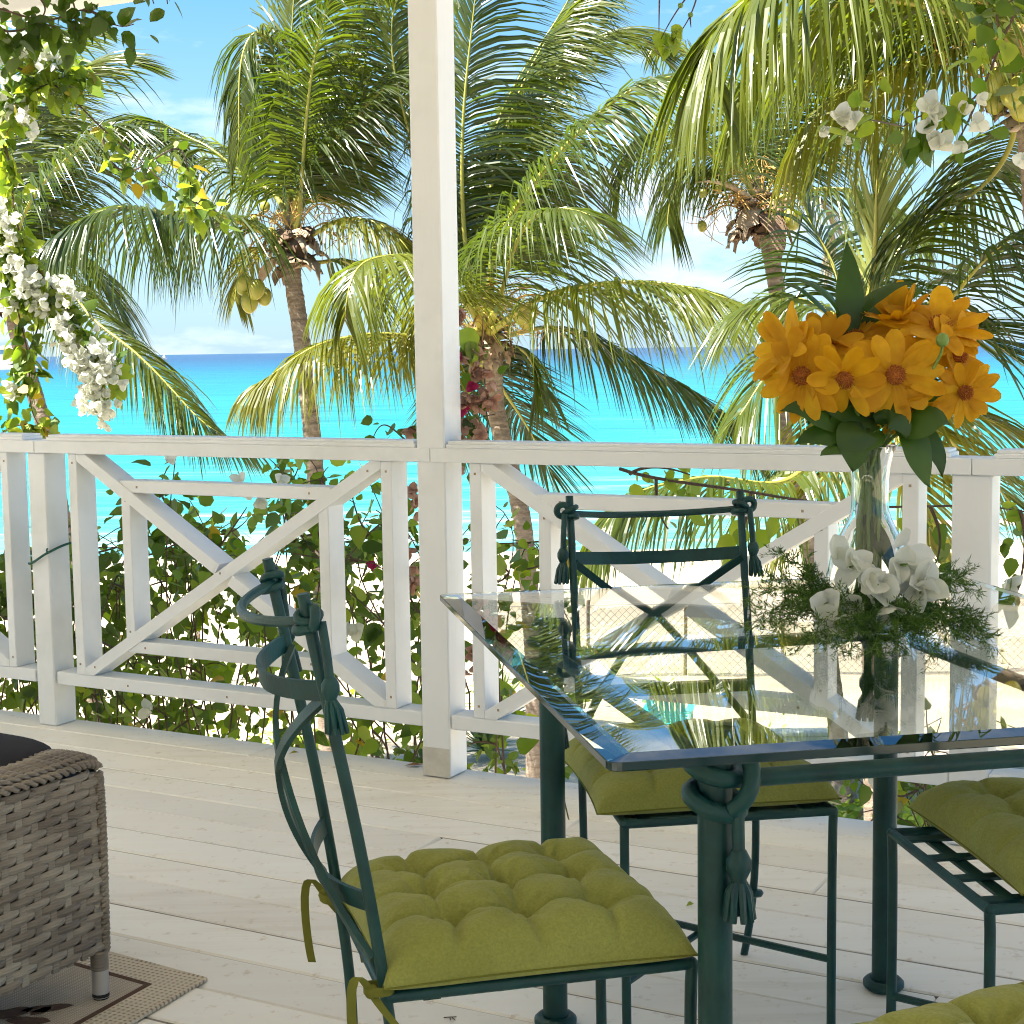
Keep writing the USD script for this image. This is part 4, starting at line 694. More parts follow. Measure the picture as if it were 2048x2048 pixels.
# --- right palm with one coconut on its brown crown
palm('coconut palm right of the middle with one green coconut hanging', 21.0,
    [(1538, 495, 0), (1548, 545, 0), (1556, 600, 0), (1560, 700, -.1), (1566, 850, -.2), (1590, 960, -.3), (1618, 1090, -.4), (1640, 1200, -.5)], (1516, 420), [
    ([(1486, 357, -.2), (1431, 315, -.4), (1384, 287, -.6), (1330, 264, -.9), (1280, 290, -1.0), (1240, 350, -1.0)], dict(Y, L=1.05, droop=2.0, wind=.4, t0=.22, mat='palm_leaf')),
    ([(1470, 385, .3), (1420, 345, .5), (1375, 340, .6), (1345, 385, .7), (1335, 450, .7)], dict(DK, L=.95, droop=2.0, wind=.3)),
    ([(1590, 385, -.3), (1640, 378, -.5), (1700, 380, -.7), (1776, 408, -.8), (1840, 470, -.9)], dict(DK, L=.85, droop=2.2, wind=.2, t0=.2)),
    ([(1590, 395, -.1), (1632, 400, -.3), (1660, 440, -.4), (1672, 510, -.4)], dict(DD, L=.7, droop=2.4, wind=.1, t0=.25, sides=(1, 0))),
    ([(1514, 360, 0), (1512, 260, -.2), (1535, 160, -.3), (1600, 60, -.4)], dict(L=1.1, droop=1.6, wind=.6)),
    ([(1500, 350, .4), (1452, 230, .6), (1400, 130, .6), (1330, 90, .6)], dict(L=1.0, droop=1.6, wind=.5)),
    ([(1540, 360, .4), (1600, 270, .6), (1680, 230, .7), (1780, 260, .8)], dict(L=1.1, droop=1.8, wind=.5)),
    ([(1490, 390, -.3), (1440, 366, -.6), (1390, 366, -.8)], dict(DD, L=.01, t0=.9, r0=.05)),
    ([(1545, 350, .2), (1580, 230, .3), (1640, 130, .3), (1720, 60, .3)], dict(DK, L=1.1, droop=1.6, wind=.5)),
    ], nuts=[(1583, 438, -.3, .115), (1406, 386, -.3, .05), (1437, 376, -.3, .045), (1404, 452, -.2, .06)], seed=7, rt=(.112, .107), husks=34, stalks=16, hr=1.25)
# --- near palm at the right edge: only its fronds, stalks and nuts reach the picture
palm('near coconut palm at the right edge with big hanging fronds', 12.5,
    [(2075, 330, 0), (2090, 600, 0), (2100, 900, 0), (2110, 1200, 0)], (2058, 150), [
    ([(1990, 30, -.3), (1870, -60, -.8), (1680, -100, -1.2), (1540, -30, -1.4), (1470, 20, -1.5), (1432, 70, -1.5), (1424, 150, -1.5)], dict(L=1.35, droop=2.2, wind=.25, t0=.15, width=.0165, r0=.04)),
    ([(1960, 60, .3), (1860, -10, .6), (1760, -20, .8), (1640, 30, .9), (1560, 110, 1.0)], dict(Y, L=1.25, droop=2.0, wind=.25, t0=.2, mat='palm_leaf')),
    ([(1980, 100, 0), (1899, 108, 0), (1800, 132, .0), (1700, 170, -.0), (1620, 240, 0)], dict(Y, L=1.1, droop=2.2, wind=.25, t0=.2)),
    ([(1970, 60, -.4), (1880, 20, -.6), (1760, 0, -.7), (1640, 20, -.8), (1560, 70, -.8), (1500, 160, -.8)], dict(Y, L=1.25, droop=2.3, wind=.2, t0=.15, mat='palm_leaf')),
    ([(2010, 40, .4), (1950, -80, .5), (1820, -140, .7), (1700, -100, .8)], dict(DK, L=1.3, droop=2.0, wind=.3)),
    ([(2100, 60, 0), (2200, -60, 0), (2330, -60, 0)], dict(L=1.2, droop=1.6, wind=.4)),
    ([(2110, 160, 0), (2230, 130, 0), (2350, 200, 0)], dict(L=1.2, droop=1.8, wind=.3)),
    ([(2030, 260, .5), (2000, 330, .9), (1940, 390, 1.2), (1870, 420, 1.4), (1800, 470, 1.5)], dict(DK, L=1.0, droop=1.6, wind=.3)),
    ([(2075, 0, .3), (2060, -180, .4), (1980, -300, .5)], dict(DK, L=1.2, droop=1.6, wind=.4)),
    ], nuts=[(1998, 157, -.3, .085), (2026, 186, -.4, .09), (2042, 172, -.5, .085), (2040, 214, -.35, .085), (1990, 205, -.1, .07), (1978, 178, -.05, .06)], seed=11, husks=24, stalks=16, rt=(.14, .13))
# --- young low palm behind the flowers
palm('young low palm behind the vase of flowers', 14.0,
    [(1722, 760, 0), (1730, 900, 0), (1740, 1050, 0), (1745, 1200, 0)], (1718, 660), [
    ([(1740, 580, -.1), (1750, 480, -.2), (1752, 400, -.3), (1756, 330, -.3)], dict(mat='palm_leaf_pale', L=.62, droop=.15, wind=.2, t0=.2, spread=.25)),
    ([(1750, 585, .1), (1800, 500, .2), (1850, 440, .2), (1905, 375, .2), (1960, 345, .2)], dict(Y, L=1.0, droop=1.3, wind=.5, t0=.15, mat='palm_leaf')),
    ([(1800, 620, -.2), (1890, 600, -.5), (1925, 570, -.7), (1964, 525, -.9), (2020, 478, -1.0), (2100, 450, -1.1)], dict(DK, L=.9, droop=1.9, wind=.2, t0=.2)),
    ([(1790, 670, .2), (1870, 650, .4), (1930, 660, .5), (2010, 700, .6)], dict(DK, L=1.0, droop=.5, wind=.7, t0=.2)),
    ([(1690, 600, .3), (1660, 520, .5), (1620, 440, .6), (1600, 360, .6)], dict(DK, L=.9, droop=.8, wind=.2, t0=.2)),
    ([(1680, 640, .2), (1600, 600, .4), (1530, 600, .5), (1460, 640, .6)], dict(DK, L=.85, droop=1.4, wind=.1, t0=.2)),
    ([(1670, 690, 0), (1600, 690, -.2), (1540, 740, -.3), (1480, 830, -.4)], dict(DK, L=.9, droop=1.5, wind=.1, t0=.2)),
    ([(1700, 800, -.4), (1640, 900, -.8), (1560, 965, -1.1), (1434, 955, -1.4), (1363, 962, -1.5), (1278, 985, -1.6), (1220, 1035, -1.7), (1190, 1090, -1.7)], dict(Y, L=.85, droop=2.6, wind=.1, t0=.25, mat='palm_leaf')),
    ([(1760, 740, -.3), (1830, 790, -.6), (1920, 820, -.8), (2040, 870, -.9)], dict(Y, L=.95, droop=1.2, wind=.4, t0=.2)),
    ([(1760, 800, -.3), (1800, 880, -.6), (1840, 980, -.8), (1860, 1090, -.9)], dict(Y, L=.9, droop=1.0, wind=.4, t0=.15)),
    ([(1690, 820, .3), (1660, 930, .5), (1610, 1010, .6), (1560, 1080, .6)], dict(Y, L=.8, droop=1.2, wind=.1, t0=.15)),
    ([(1800, 760, .4), (1920, 900, .7), (2000, 980, .8), (2080, 1100, .8)], dict(L=.9, droop=1.2, wind=.3, t0=.15)),
    ], seed=13, husks=8, stalks=0, hr=.7, rt=(.10, .10))
# --- far left palm wrapped by the flowering vine
palm('coconut palm at the left edge, its trunk climbed by a vine', 21.5,
    [(40, 690, 0), (58, 750, 0), (82, 830, -.1), (97, 890, -.1), (120, 1010, -.2), (140, 1110, -.3)], (22, 590), [
    ([(43, 442, -.3), (90, 362, -.4), (152, 302, -.5), (217, 262, -.6), (290, 262, -.7), (350, 310, -.7)], dict(DK, L=1.2, droop=1.7, wind=.6, t0=.12)),
    ([(25, 450, .2), (50, 330, .4), (110, 200, .5), (190, 130, .6), (270, 130, .6)], dict(L=1.1, droop=.9, wind=1.0)),
    ([(20, 440, .6), (30, 280, .9), (80, 120, 1.0), (160, 60, 1.0)], dict(L=1.1, droop=1.2, wind=.9)),
    ([(10, 440, 0), (0, 300, 0), (20, 150, 0), (60, 20, 0)], dict(DK, L=1.1, droop=1.4, wind=.8)),
    ([(80, 555, -.5), (129, 570, -.7), (180, 632, -1.0), (259, 696, -1.3), (349, 785, -1.6), (404, 842, -1.8), (490, 890, -1.9)], dict(DK, L=.95, droop=1.6, wind=.12, t0=.12)),
    ([(60, 520, .2), (120, 500, .3), (190, 540, .3), (250, 640, .3)], dict(DK, L=1.0, droop=2.0, wind=.4)),
    ([(-20, 480, 0), (-80, 420, 0), (-160, 420, 0), (-240, 520, 0)], dict(L=1.1, droop=1.8, wind=.3)),
    ], nuts=[(60, 620, -.3, .09), (38, 632, -.3, .09)], seed=17, husks=20, stalks=8)
# ------------------------------------------------------------------ bougainvillea: leaves, bracts, stems
LT = A([0, 0, 0], [.33, 0, -.035], [.70, 0, -.045], [1.0, 0, -.12], [.08, .25, .04], [.36, .37, .06], [.72, .21, .01], [.08, -.25, .04], [.36, -.37, .06], [.72, -.21, .01])
LF = np.array([(0, 1, 4), (4, 1, 5), (1, 2, 5), (5, 2, 6), (2, 3, 6), (1, 0, 7), (1, 7, 8), (2, 1, 8), (2, 8, 9), (3, 2, 9)])
def leaf_set(P, D, N, S, r=None, wid=1.0):
    P, D, N, S = np.asarray(P), nrm(D), np.asarray(N), np.asarray(S); N = nrm(N - D * np.sum(N * D, 1, keepdims=True)); B = np.cross(N, D)
    T = np.repeat(LT[None], len(P), 0); 
    if r is not None: T = T * r.uniform([.9, .8, -.3], [1.1, 1.15, 1.9], (len(P), 1, 3))
    return P[:, None] + S[:, None, None] * (T[..., :1] * D[:, None] + T[..., 1:2] * B[:, None] * wid + T[..., 2:] * N[:, None])
def merged(V): n, k, _ = V.shape; return V.reshape(-1, 3), (np.arange(n)[:, None, None] * k + LF[None]).reshape(-1, 3)
def sprout(stem, n, size, r, u0=0.1, spread=.7, hang=.5, pet=.5, tocam=.25):
    p = spline(stem, 40); i = r.uniform(u0 * 39, 39, n); i0 = np.clip(i.astype(int), 0, 38); q = p[i0] + (p[i0 + 1] - p[i0]) * (i - i0)[:, None]
    t = nrm(p[np.minimum(i0 + 1, 39)] - p[i0]); d = nrm(r.normal(0, 1, (n, 3)) * spread + t * .3 + A(0, 0, -hang)); s = size * r.uniform(.4, 1.2, n)
    N = nrm(r.normal(0, .55, (n, 3)) + A(0, -tocam, .55)); return q + d * (s * pet)[:, None] + r.normal(0, size * .3, (n, 3)), d, N, s
def bract(c, d, N, L, w, r):
    n, m = 6, 5; B = np.cross(N, d); V = []; cup, curl, tw = r.uniform(.05, .5), r.uniform(-.35, .25), r.normal(0, .25)
    for s in np.linspace(0, 1, n):
        ww = w * (math.sin(math.pi * min(1, .16 + s * .80)) ** .62) * (1 - .55 * (s > .9)); o = c + d * L * s + N * L * (.10 * s - curl * s * s)
        for q in np.linspace(-1, 1, m): V.append(o + B * ww * q + N * (cup * ww * q * q + tw * ww * q * s + .09 * ww * math.sin(q * 5 + s * 7)))
    i, j = np.meshgrid(np.arange(n - 1), np.arange(m - 1), indexing='ij'); q = np.stack([i * m + j, i * m + j + 1, (i + 1) * m + j + 1, (i + 1) * m + j], -1).reshape(-1, 4)
    return np.array(V), np.vstack([q[:, [0, 1, 2]], q[:, [0, 2, 3]]])
def bracts(c, size, r, face=None):
    face = nrm(face if face is not None else r.normal(0, 1, 3) + A(0, -.5, .1)); a = nrm(np.cross(face, A(.2, .3, 1))); b = np.cross(face, a); ph = r.uniform(0, 6.28); out = []
    for k in range(3):
        th = ph + k * 2.094 + r.normal(0, .12); rad = math.cos(th) * a + math.sin(th) * b; d = nrm(rad * .8 + face * .62); N = nrm(face * .8 - rad * .6)
        out.append(bract(np.asarray(c), d, N, size * r.uniform(.85, 1.12), size * .42, r))
    return join(out)
BIG = 300
def vine(name, label, cat, stems, sets, flowers=(), twig=.003, group=None, base=None):
    """stems: polylines; sets: (P, D, N, S, material); flowers: (mesh, material)."""
    t = thing(name, label, cat, base if base is not None else spline(stems[0], 5)[0], group)
    def keepout(p):
        k = np.maximum(0, .15 - (p - rl(0, 0, 0)) @ RN) * (1 if name != 'leafy_vine' else 0) * ((p - rl(0, 0, 0)) @ RN > -.1); return p + RN * k[:, None]
    if stems: obj('stem', join([tube(keepout(spline(s, 26)), np.linspace(twig * 1.3, twig * .5, 26), 5) for s in stems]), 'twig', t)
    allv = [(v, m, s / max(1.0, v[0][1] - 0)) for P, D, N, S, m, r in sets for v, s in zip(leaf_set(P, D, N, S, r), S)]
    allv.sort(key=lambda x: -x[2])
    room = max(0, BIG - 0)
    for v, m, _ in allv[:room]: obj('leaf', (v, LF), m, t, smooth=True)
    rest = {}
    for v, m, _ in allv[room:]: rest.setdefault(m, []).append(v)
    for m, vs in rest.items(): obj('foliage', merged(np.array(vs)), m, t, smooth=True, kind='stuff')
    for i, (m_, mt) in enumerate(flowers[:BIG]): obj('blossom', m_, mt, t, smooth=True)
    if len(flowers) > BIG:
        obj('blossoms', join([m_ for m_, _ in flowers[BIG:]]), flowers[BIG][1], t, smooth=True, kind='stuff')
    return t

# --- the bush behind the left railing
def hedge(name, label, s0, s1, ntop, zb, nst, nl, seed, size=.056, n0=.22, n1=.75, light=.16):
    r = np.random.default_rng(seed); stems, sets = [], []
    for k in range(nst):
        s = s0 + (s1 - s0) * r.random() ** (1.35 if s0 < 0 else 1); zt = np.interp(s, *ntop) - abs(r.normal(0, .07)); n = r.uniform(n0, n1); q = [rl(s + r.normal(0, .15), n + r.normal(0, .05), zb - r.uniform(0, .3))]
        for f in (.35, .65, .88, 1.0): q.append(rl(s + r.normal(0, .09), n + r.normal(0, .09) - .05 * f, zb + (zt - zb) * f))
        if r.random() < .35: q[-1] = q[-2] + RX * r.normal(0, .14) - RN * .1 + ZZ * r.uniform(-.05, .06)
        q = np.array(q); stems.append(q); c = nl // nst; m = r.random()
        for mt, w in (('vine_leaf', 1 - light - .02), ('vine_leaf_light', light), ('vine_leaf_yellow', .02)):
            cnt = r.binomial(c, w)
            if cnt: P, D, N, S = sprout(q, cnt, size, r, .12); keep = (P - rl(0, 0, 0)) @ RN > .135; sets.append((P[keep], D[keep], N[keep], S[keep], mt, r))
        for b in range(2):
            o = spline(q, 20)[r.integers(5, 19)]; e = o + RX * r.normal(0, .16) + ZZ * r.normal(.02, .09) - RN * r.uniform(-.1, .12); br = A(o, (o + e) / 2 + r.normal(0, .02, 3), e); 
            if ((e - rl(0, 0, 0)) @ RN) > .16:
                stems.append(br); P, D, N, S = sprout(br, max(3, c // 7), size, r, .2); keep = (P - rl(0, 0, 0)) @ RN > .135; sets.append((P[keep], D[keep], N[keep], S[keep], 'vine_leaf' if r.random() > .3 else 'vine_leaf_light', r))
    return stems, sets
r_ = np.random.default_rng(31)
top = ([-2.4, -1.75, -1.5, -1.35, -1.15, -.95, -.8, -.62, -.45, -.3, -.15, -.02], [.55, .62, .80, .93, .94, .88, .80, .70, .74, .80, .72, .6])
st, se = hedge('h', '', -2.3, -.05, top, -.9, 80, 4000, 41, size=.068, n1=1.25, light=.42)
fl = []
for px, py, sz in ((690, 1265, .055), (715, 1262, .05), (520, 1000, .045), (500, 985, .04), (335, 920, .04), (395, 905, .045), (420, 900, .04), (480, 960, .04), (560, 960, .04), (300, 1420, .05), (230, 1500, .055), (255, 1490, .05), (280, 1512, .05), (360, 1480, .045), (400, 1500, .045), (450, 1490, .04)):
    fl.append((bracts(at_y(px, py, 5.0 + (870 - px) * .0009), sz, r_, A(0, -1, .2) + r_.normal(0, .4, 3)), 'bract_white'))
fl += [(bracts(at_y(752, 1127, 4.95), .032, r_), 'bract_pink'), (bracts(at_y(757, 955, 4.9), .028, r_), 'bract_pink')]
vine('bougainvillea_bush', 'dense dark leafy bougainvillea bush behind the left railing', 'bush', st, se, fl, twig=.0035)
# --- vine up the left of the tall post with dry pink blossoms
r5 = np.random.default_rng(51); stems5 = [A(rl(-.06, .22, -1.2), rl(-.09, .20, -.3), rl(-.08, .19, .3), rl(-.05, .19, .8), rl(.03, .19, 1.1), rl(.07, .20, 1.35)), A(rl(-.12, .3, -1.2), rl(-.14, .26, -.2), rl(-.12, .24, .4), rl(-.06, .24, .95), rl(.09, .23, 1.06)), A(rl(.11, .3, -1.2), rl(.10, .26, -.3), rl(.09, .22, .3), rl(.085, .20, .8), rl(.07, .2, 1.2)),
    A(at_y(845, 900, 4.82), at_y(800, 870, 4.85), at_y(770, 850, 4.88), at_y(745, 880, 4.9))]
se5 = []
for q, n in zip(stems5, (26, 24, 4, 14)):
    P, D, N, S = sprout(q, n, .058, r5, .1, .5); keep = (P - rl(0, 0, 0)) @ RN > .125; se5.append((P[keep], D[keep], N[keep], S[keep], 'vine_leaf', r5))
for px, py, s in ((932, 668, .10), (940, 695, .08), (931, 759, .06), (938, 845, .07), (932, 700, .06), (945, 905, .06)): se5.append((A(at_y(px, py - 14, 4.72)), A(.15, -.1, -1)[None], A(.3, -1, .3)[None], A(s), 'vine_leaf_light' if s > .07 else 'vine_leaf', r5))
fl5 = []
for px, py in ((949, 747), (970, 749), (929, 794), (976, 798), (927, 840), (956, 865), (927, 867), (921, 627), (927, 711), (929, 937), (985, 795), (960, 735), (940, 800), (950, 862), (965, 795), (935, 782), (968, 868), (815, 1110), (825, 1150), (818, 1170), (822, 985), (829, 1020), (945, 1300), (940, 1345), (822, 870), (830, 1160)):
    for k in range(3): fl5.append((bracts(at_y(px, py, 4.72 if px > 900 else 4.85) + r5.normal(0, .013, 3), .033, r5, A(0, -.6, -.6) + r5.normal(0, .5, 3)), 'bract_dry'))
for px, py in ((943, 771), (927, 809), (928, 818), (922, 720)): fl5.append((bracts(at_y(px, py, 4.70), .028, r5), 'bract_pink'))
vine('bougainvillea_vine', 'thin vine with withered pink blossoms climbing beside the tall post', 'vine', stems5, se5, fl5)
# --- white flowering vine hanging at the left
r2 = np.random.default_rng(61); Y2 = 6.9
def pxline(pts, y): return np.array([at_y(u, v, y + (dy[0] if dy else 0)) for u, v, *dy in pts])
st2 = [pxline(p, Y2) for p in (
    [(-30, 110), (60, 145), (130, 185), (210, 262), (270, 310), (330, 368), (400, 410), (432, 425)], [(-40, 240), (20, 330), (30, 430), (70, 530), (115, 590), (165, 660), (200, 720), (218, 805)],
    [(-30, 400), (20, 500), (30, 590), (45, 660), (58, 730), (60, 800), (90, 865)], [(-40, 60), (50, 100), (120, 120), (190, 175)], [(-40, 180), (40, 190), (110, 160), (150, 150)], [(-30, 520), (60, 560), (130, 640), (185, 700), (230, 760)],
    [(60, 560), (80, 640), (30, 760), (25, 790)], [(-30, 300), (10, 260), (40, 200), (90, 130)], [(200, 250, .2), (290, 330, .2), (360, 300, .2), (390, 400, .2), (415, 405, .2)], [(-40, 450), (5, 470), (50, 560), (70, 620)], [(-10, 880), (40, 850), (100, 866)])]
se2, fl2 = [], []
for q, (nd, nlt) in zip(st2, ((50, 80), (40, 170), (50, 80), (20, 80), (8, 100), (8, 110), (24, 24), (14, 100), (36, 30), (12, 110), (12, 26))):
    for n, mt in ((nd, 'vine_leaf'), (nlt, 'vine_leaf_light'), (nd // 5, 'vine_leaf_yellow')):
        P, D, N, S = sprout(q, n, .070, r2, .05, .6); se2.append((P, D, N, S, mt, r2))
for (a, b, n, w) in (((-20, 60), (110, 120), 26, 24), ((30, 80), (95, 110), 16, 18), ((-20, 400), (30, 480), 26, 22), ((0, 480), (80, 600), 44, 24), ((60, 560), (90, 630), 16, 14), ((110, 560), (140, 600), 16, 16), ((120, 640), (165, 720), 26, 20), ((150, 700), (200, 790), 54, 24), ((195, 680), (220, 740), 26, 16), ((215, 755), (245, 770), 5, 8), ((170, 790), (215, 830), 22, 18), ((-10, 150), (60, 260), 20, 26), ((-10, 590), (30, 620), 10, 14), ((15, 780), (30, 800), 5, 8), ((210, 840), (214, 850), 2, 3)):
    for k in range(int(n * 1.9)):
        f = r2.random(); u, v = np.array(a) * (1 - f) + np.array(b) * f + r2.normal(0, w * .5, 2); fl2.append((bracts(at_y(u, v, Y2 + r2.normal(-.03, .06)), .036, r2), 'bract_white'))
r2.shuffle(fl2)
vine('flowering_vine', 'white flowering bougainvillea hanging down the left edge of the view', 'vine', st2, se2, fl2, twig=.004)
r6 = np.random.default_rng(66); st6 = [pxline(p, 4.75) for p in ([(-60, 10), (40, 30), (110, 38), (165, 20), (210, 40), (268, 48)], [(-40, 40), (40, 60), (90, 50), (130, 70)], [(130, -30), (150, 20), (150, 60)], [(-30, 70), (10, 60), (20, 90)], [(60, -20), (90, 20), (60, 50)], [(300, -40), (303, -10), (308, 8)], [(330, -40), (333, -10), (335, 8)], [(165, 20), (205, 35), (215, 60)])]
se6 = []
for q, n in zip(st6, (40, 34, 22, 16, 20, 3, 5, 5)):
    P, D, N, S = sprout(q, n, .062, r6, .1, .7); se6.append((P, D, N, S, 'vine_leaf', r6))
vine('leafy_vine', 'dark shaded leaves of a vine under the roof at the top left corner', 'vine', st6, se6)
# --- vine across the top right corner
r3 = np.random.default_rng(71); st3 = [pxline(p, 3.9) for p in ([(2080, -40), (1990, 55), (1935, 165), (1890, 195), (1800, 208), (1740, 238), (1655, 258)], [(1990, 55), (1975, 10), (2030, -20)], [(1935, 165), (1900, 240), (1868, 285)], [(2080, 120), (2040, 200), (2046, 290)], [(1890, 195), (1850, 240), (1826, 288)])]
se3, fl3 = [], []
for q, n in zip(st3, (46, 24, 14, 10, 8)):
    P, D, N, S = sprout(q, n, .058, r3, .02, .6); se3.append((P, D, N, S, 'vine_leaf_light' if n == 46 else 'vine_leaf', r3))
for px, py, s in ((1677, 236, .05), (1690, 242, .05), (1708, 238, .045), (1692, 286, .03), (1858, 210, .055), (1868, 222, .05), (1862, 252, .05), (1870, 275, .05), (1885, 288, .05), (1926, 222, .04), (1955, 248, .045), (1924, 288, .04), (1958, 198, .035), (2042, 320, .05), (1642, 264, .025), (1650, 256, .025)):
    fl3.append((bracts(at_y(px, py, 3.88), s * .8, r3, A(0, -1, -.2) + r3.normal(0, .35, 3)), 'bract_white'))
vine('flowering_vine', 'leafy vine with a few white blossoms crossing the top right corner', 'vine', st3, se3, fl3)
r4 = np.random.default_rng(73); st4 = [pxline(p, 4.0) for p in ([(1320, -40), (1318, 50), (1318, 66)], [(1400, -40), (1380, 32), (1345, 82)], [(1400, -30), (1362, 10), (1330, 62), (1322, 78)], [(1380, 32), (1382, 55)])]
q4 = [(1320, 64, .045), (1331, 66, .05), (1343, 74, .055), (1350, 48, .045), (1356, 58, .06), (1345, 62, .04), (1336, 92, .045), (1322, 92, .04)]
se4 = [(A(*[at_y(u, v, 4.0) for u, v, s in q4]).reshape(-1, 3), np.tile(A(.1, -.1, -1), (8, 1)) + r4.normal(0, .25, (8, 3)), np.tile(A(.4, -1, .2), (8, 1)) + r4.normal(0, .4, (8, 3)), A(*[s for *_, s in q4]), 'vine_leaf_light', r4)]
vine('hanging_twig', 'thin twig with a few hanging leaves at the top between two palms', 'twig', st4, se4, [(ball(at_y(u, v, 4.0), .007, 1), 'stem_green') for u, v in ((1361, 11), (1381, 30))], twig=.002)
# --- branch across the right railing and leaves below it
r7 = np.random.default_rng(81); st7 = [pxline(p, 0) for p in ([(1225, 940, 4.45), (1330, 962, 4.4), (1500, 985, 4.3), (1700, 1012, 4.2), (1900, 1012, 4.1), (2070, 1028, 4.05)], [(1250, 950, 4.45), (1300, 935, 4.45), (1380, 950, 4.42)], [(1860, 1012, 4.1), (1880, 1080, 4.1), (1870, 1130, 4.1)], [(2040, 1020, 4.05), (2050, 1090, 4.05), (2030, 1200, 4.05)], [(1500, 985, 4.3), (1480, 1060, 4.3), (1430, 1120, 4.3)], [(1300, 960, 4.4), (1310, 1030, 4.4), (1330, 1060, 4.4)])]
se7 = []
for q, n, s in zip(st7, (30, 16, 10, 12, 10, 10), (.055, .05, .085, .09, .07, .06)):
    P, D, N, S = sprout(q, n, s, r7, .02, .5, .7, tocam=.9); keep = (P - rl(0, 0, 0)) @ RN > .12; se7.append((P[keep], D[keep], N[keep], S[keep], 'vine_leaf' if s > .08 else 'vine_leaf_light', r7))
vine('trailing_branch', 'long brown branch with big green leaves trailing along the right railing', 'branch', st7, se7, [(bracts(at_y(2010, 1165, 4.05), .05, r7), 'bract_white')], twig=.0042)
top8 = ([.5, .9, 1.2, 1.5, 1.9, 2.3], [-.15, .05, .20, .25, .35, .4])
st8, se8 = hedge('h', '', .85, 2.1, top8, -1.2, 26, 640, 83, size=.062, n0=.25, n1=.6, light=.34)
vine('bougainvillea_bush', 'lighter green leafy bush seen through the glass below the right railing', 'bush', st8, se8, [(bracts(rl(r7.uniform(.9, 1.6), .3, r7.uniform(-.5, .1)), .05, r7), 'bract_white') for _ in range(6)])

# ------------------------------------------------------------------ on the beach
def blade_plant(label, px, D, n, L, w, seed, mt='agave'):
    r = np.random.default_rng(seed); c = at_y(px, 1000, D); c = A(c[0], c[1], float(ground(c[0], c[1]))); t = thing('spiky_plant', label, 'plant', c)
    for k in range(n):
        a = r.uniform(0, 6.28); e = r.uniform(.1, 1.35); d = A(math.cos(a) * math.cos(e), math.sin(a) * math.cos(e), math.sin(e)); l = L * r.uniform(.7, 1.1); side = nrm(np.cross(d, A(0, 0, 1))); s = np.linspace(0, 1, 6)
        p = c + A(0, 0, .12) + d * (l * s)[:, None] - A(0, 0, 1) * (.18 * l * s ** 2)[:, None]; ww = w * A(.7, 1, .9, .7, .4, .03); v = np.stack([p - side * ww[:, None], p + side * ww[:, None], p - A(0, 0, .3) * ww[:, None]], 1).reshape(-1, 3); f = []
        for i in range(5): b = i * 3; f += [(b, b + 2, b + 5), (b, b + 5, b + 3), (b + 2, b + 1, b + 4), (b + 2, b + 4, b + 5)]
        obj('blade', (v, np.array(f)), mt, t)
blade_plant('spiky green plant on the sand beside the leaning palm trunk', 990, 26.5, 46, 1.0, .045, 1)
blade_plant('pale spiky plant on the sand just below the taller spiky one', 962, 23.5, 40, .75, .05, 2)
blade_plant('small spiky plant on the sand at the left behind the bush', 330, 22.5, 30, .7, .05, 3)
fn = thing('wire_fence', 'wire mesh fence on the beach seen through the glass', 'fence', (2, 30, -5)); wires = []
FX0, FX1, FY = -6.0, 12.5, 30.0
def fz(x): return float(ground(x, FY))
for x in np.arange(FX0, FX1 + .1, 1.85):
    z = fz(x); obj('fence_post', tube([A(x, FY, z - .2), A(x + .02, FY, z + 1.5)], .035, 8), 'post_wood', fn)
zb = -5.0; 
for x in np.arange(FX0 - 1.4, FX1, .15):
    for sg in (0, 1):
        a, b = (x, zb), (x + 1.38, zb + 1.38)
        if sg: a, b = (x, zb + 1.38), (x + 1.38, zb)
        wires.append(tube([A(a[0], FY - .05, a[1]), A(b[0], FY - .05, b[1])], .0055, 3))
wires += [tube([A(FX0, FY - .05, zb + k), A(FX1, FY - .05, zb + k)], .008, 4) for k in (.02, 1.40)]
obj('wire_mesh', join(wires), 'wire', fn)
def beach_chair(label, px, D, rot):
    c = at_y(px, 1000, D); c = A(c[0], c[1], float(ground(c[0], c[1]))); t = thing('beach_chair', label, 'chair', c, 'teal plastic beach chairs'); R = trimesh.transformations.rotation_matrix(rot, [0, 0, 1])[:3, :3]
    put = lambda m: (m[0] @ R.T + c, m[1])
    for k in range(7):
        x = -.24 + .08 * k; h = .98 - .16 * (x / .24) ** 2; obj('back_slat', put(strap([A(x, .25, .33), A(x * 1.15, .50, h)], A(.033, 0, 0), .009)), 'teal_plastic', t)
    for k in range(5): obj('seat_slat', put(strap([A(-.26, -.25 + .11 * k, .38 - .02 * k), A(.26, -.25 + .11 * k, .38 - .02 * k)], A(0, .045, 0), .01)), 'teal_plastic', t)
    for s in (-1, 1):
        obj('arm', put(strap([A(s * .33, -.30, .55), A(s * .33, .42, .53)], A(.06, 0, 0), .012)), 'teal_plastic', t)
        obj('leg', put(strap([A(s * .31, -.26, 0), A(s * .31, -.26, .55)], A(0, .045, 0), .012)), 'teal_plastic', t); obj('leg', put(strap([A(s * .29, -.28, .38), A(s * .29, .62, .02)], A(0, .02, .05), .012)), 'teal_plastic', t)
beach_chair('teal slatted beach chair alone on the sand, seen through the glass', 1338, 24.5, 2.9)
beach_chair('teal beach chair further right, half hidden by palm leaves', 1478, 21.5, 3.5)
beach_chair('teal beach chair farthest right near the white low wall', 1552, 21.0, 2.7)
wl = at_y(1590, 1000, 22.5); wz = float(ground(wl[0], wl[1])); lw = thing('low_wall', 'low white wall on the sand seen through the glass', 'wall', (wl[0], wl[1], wz))
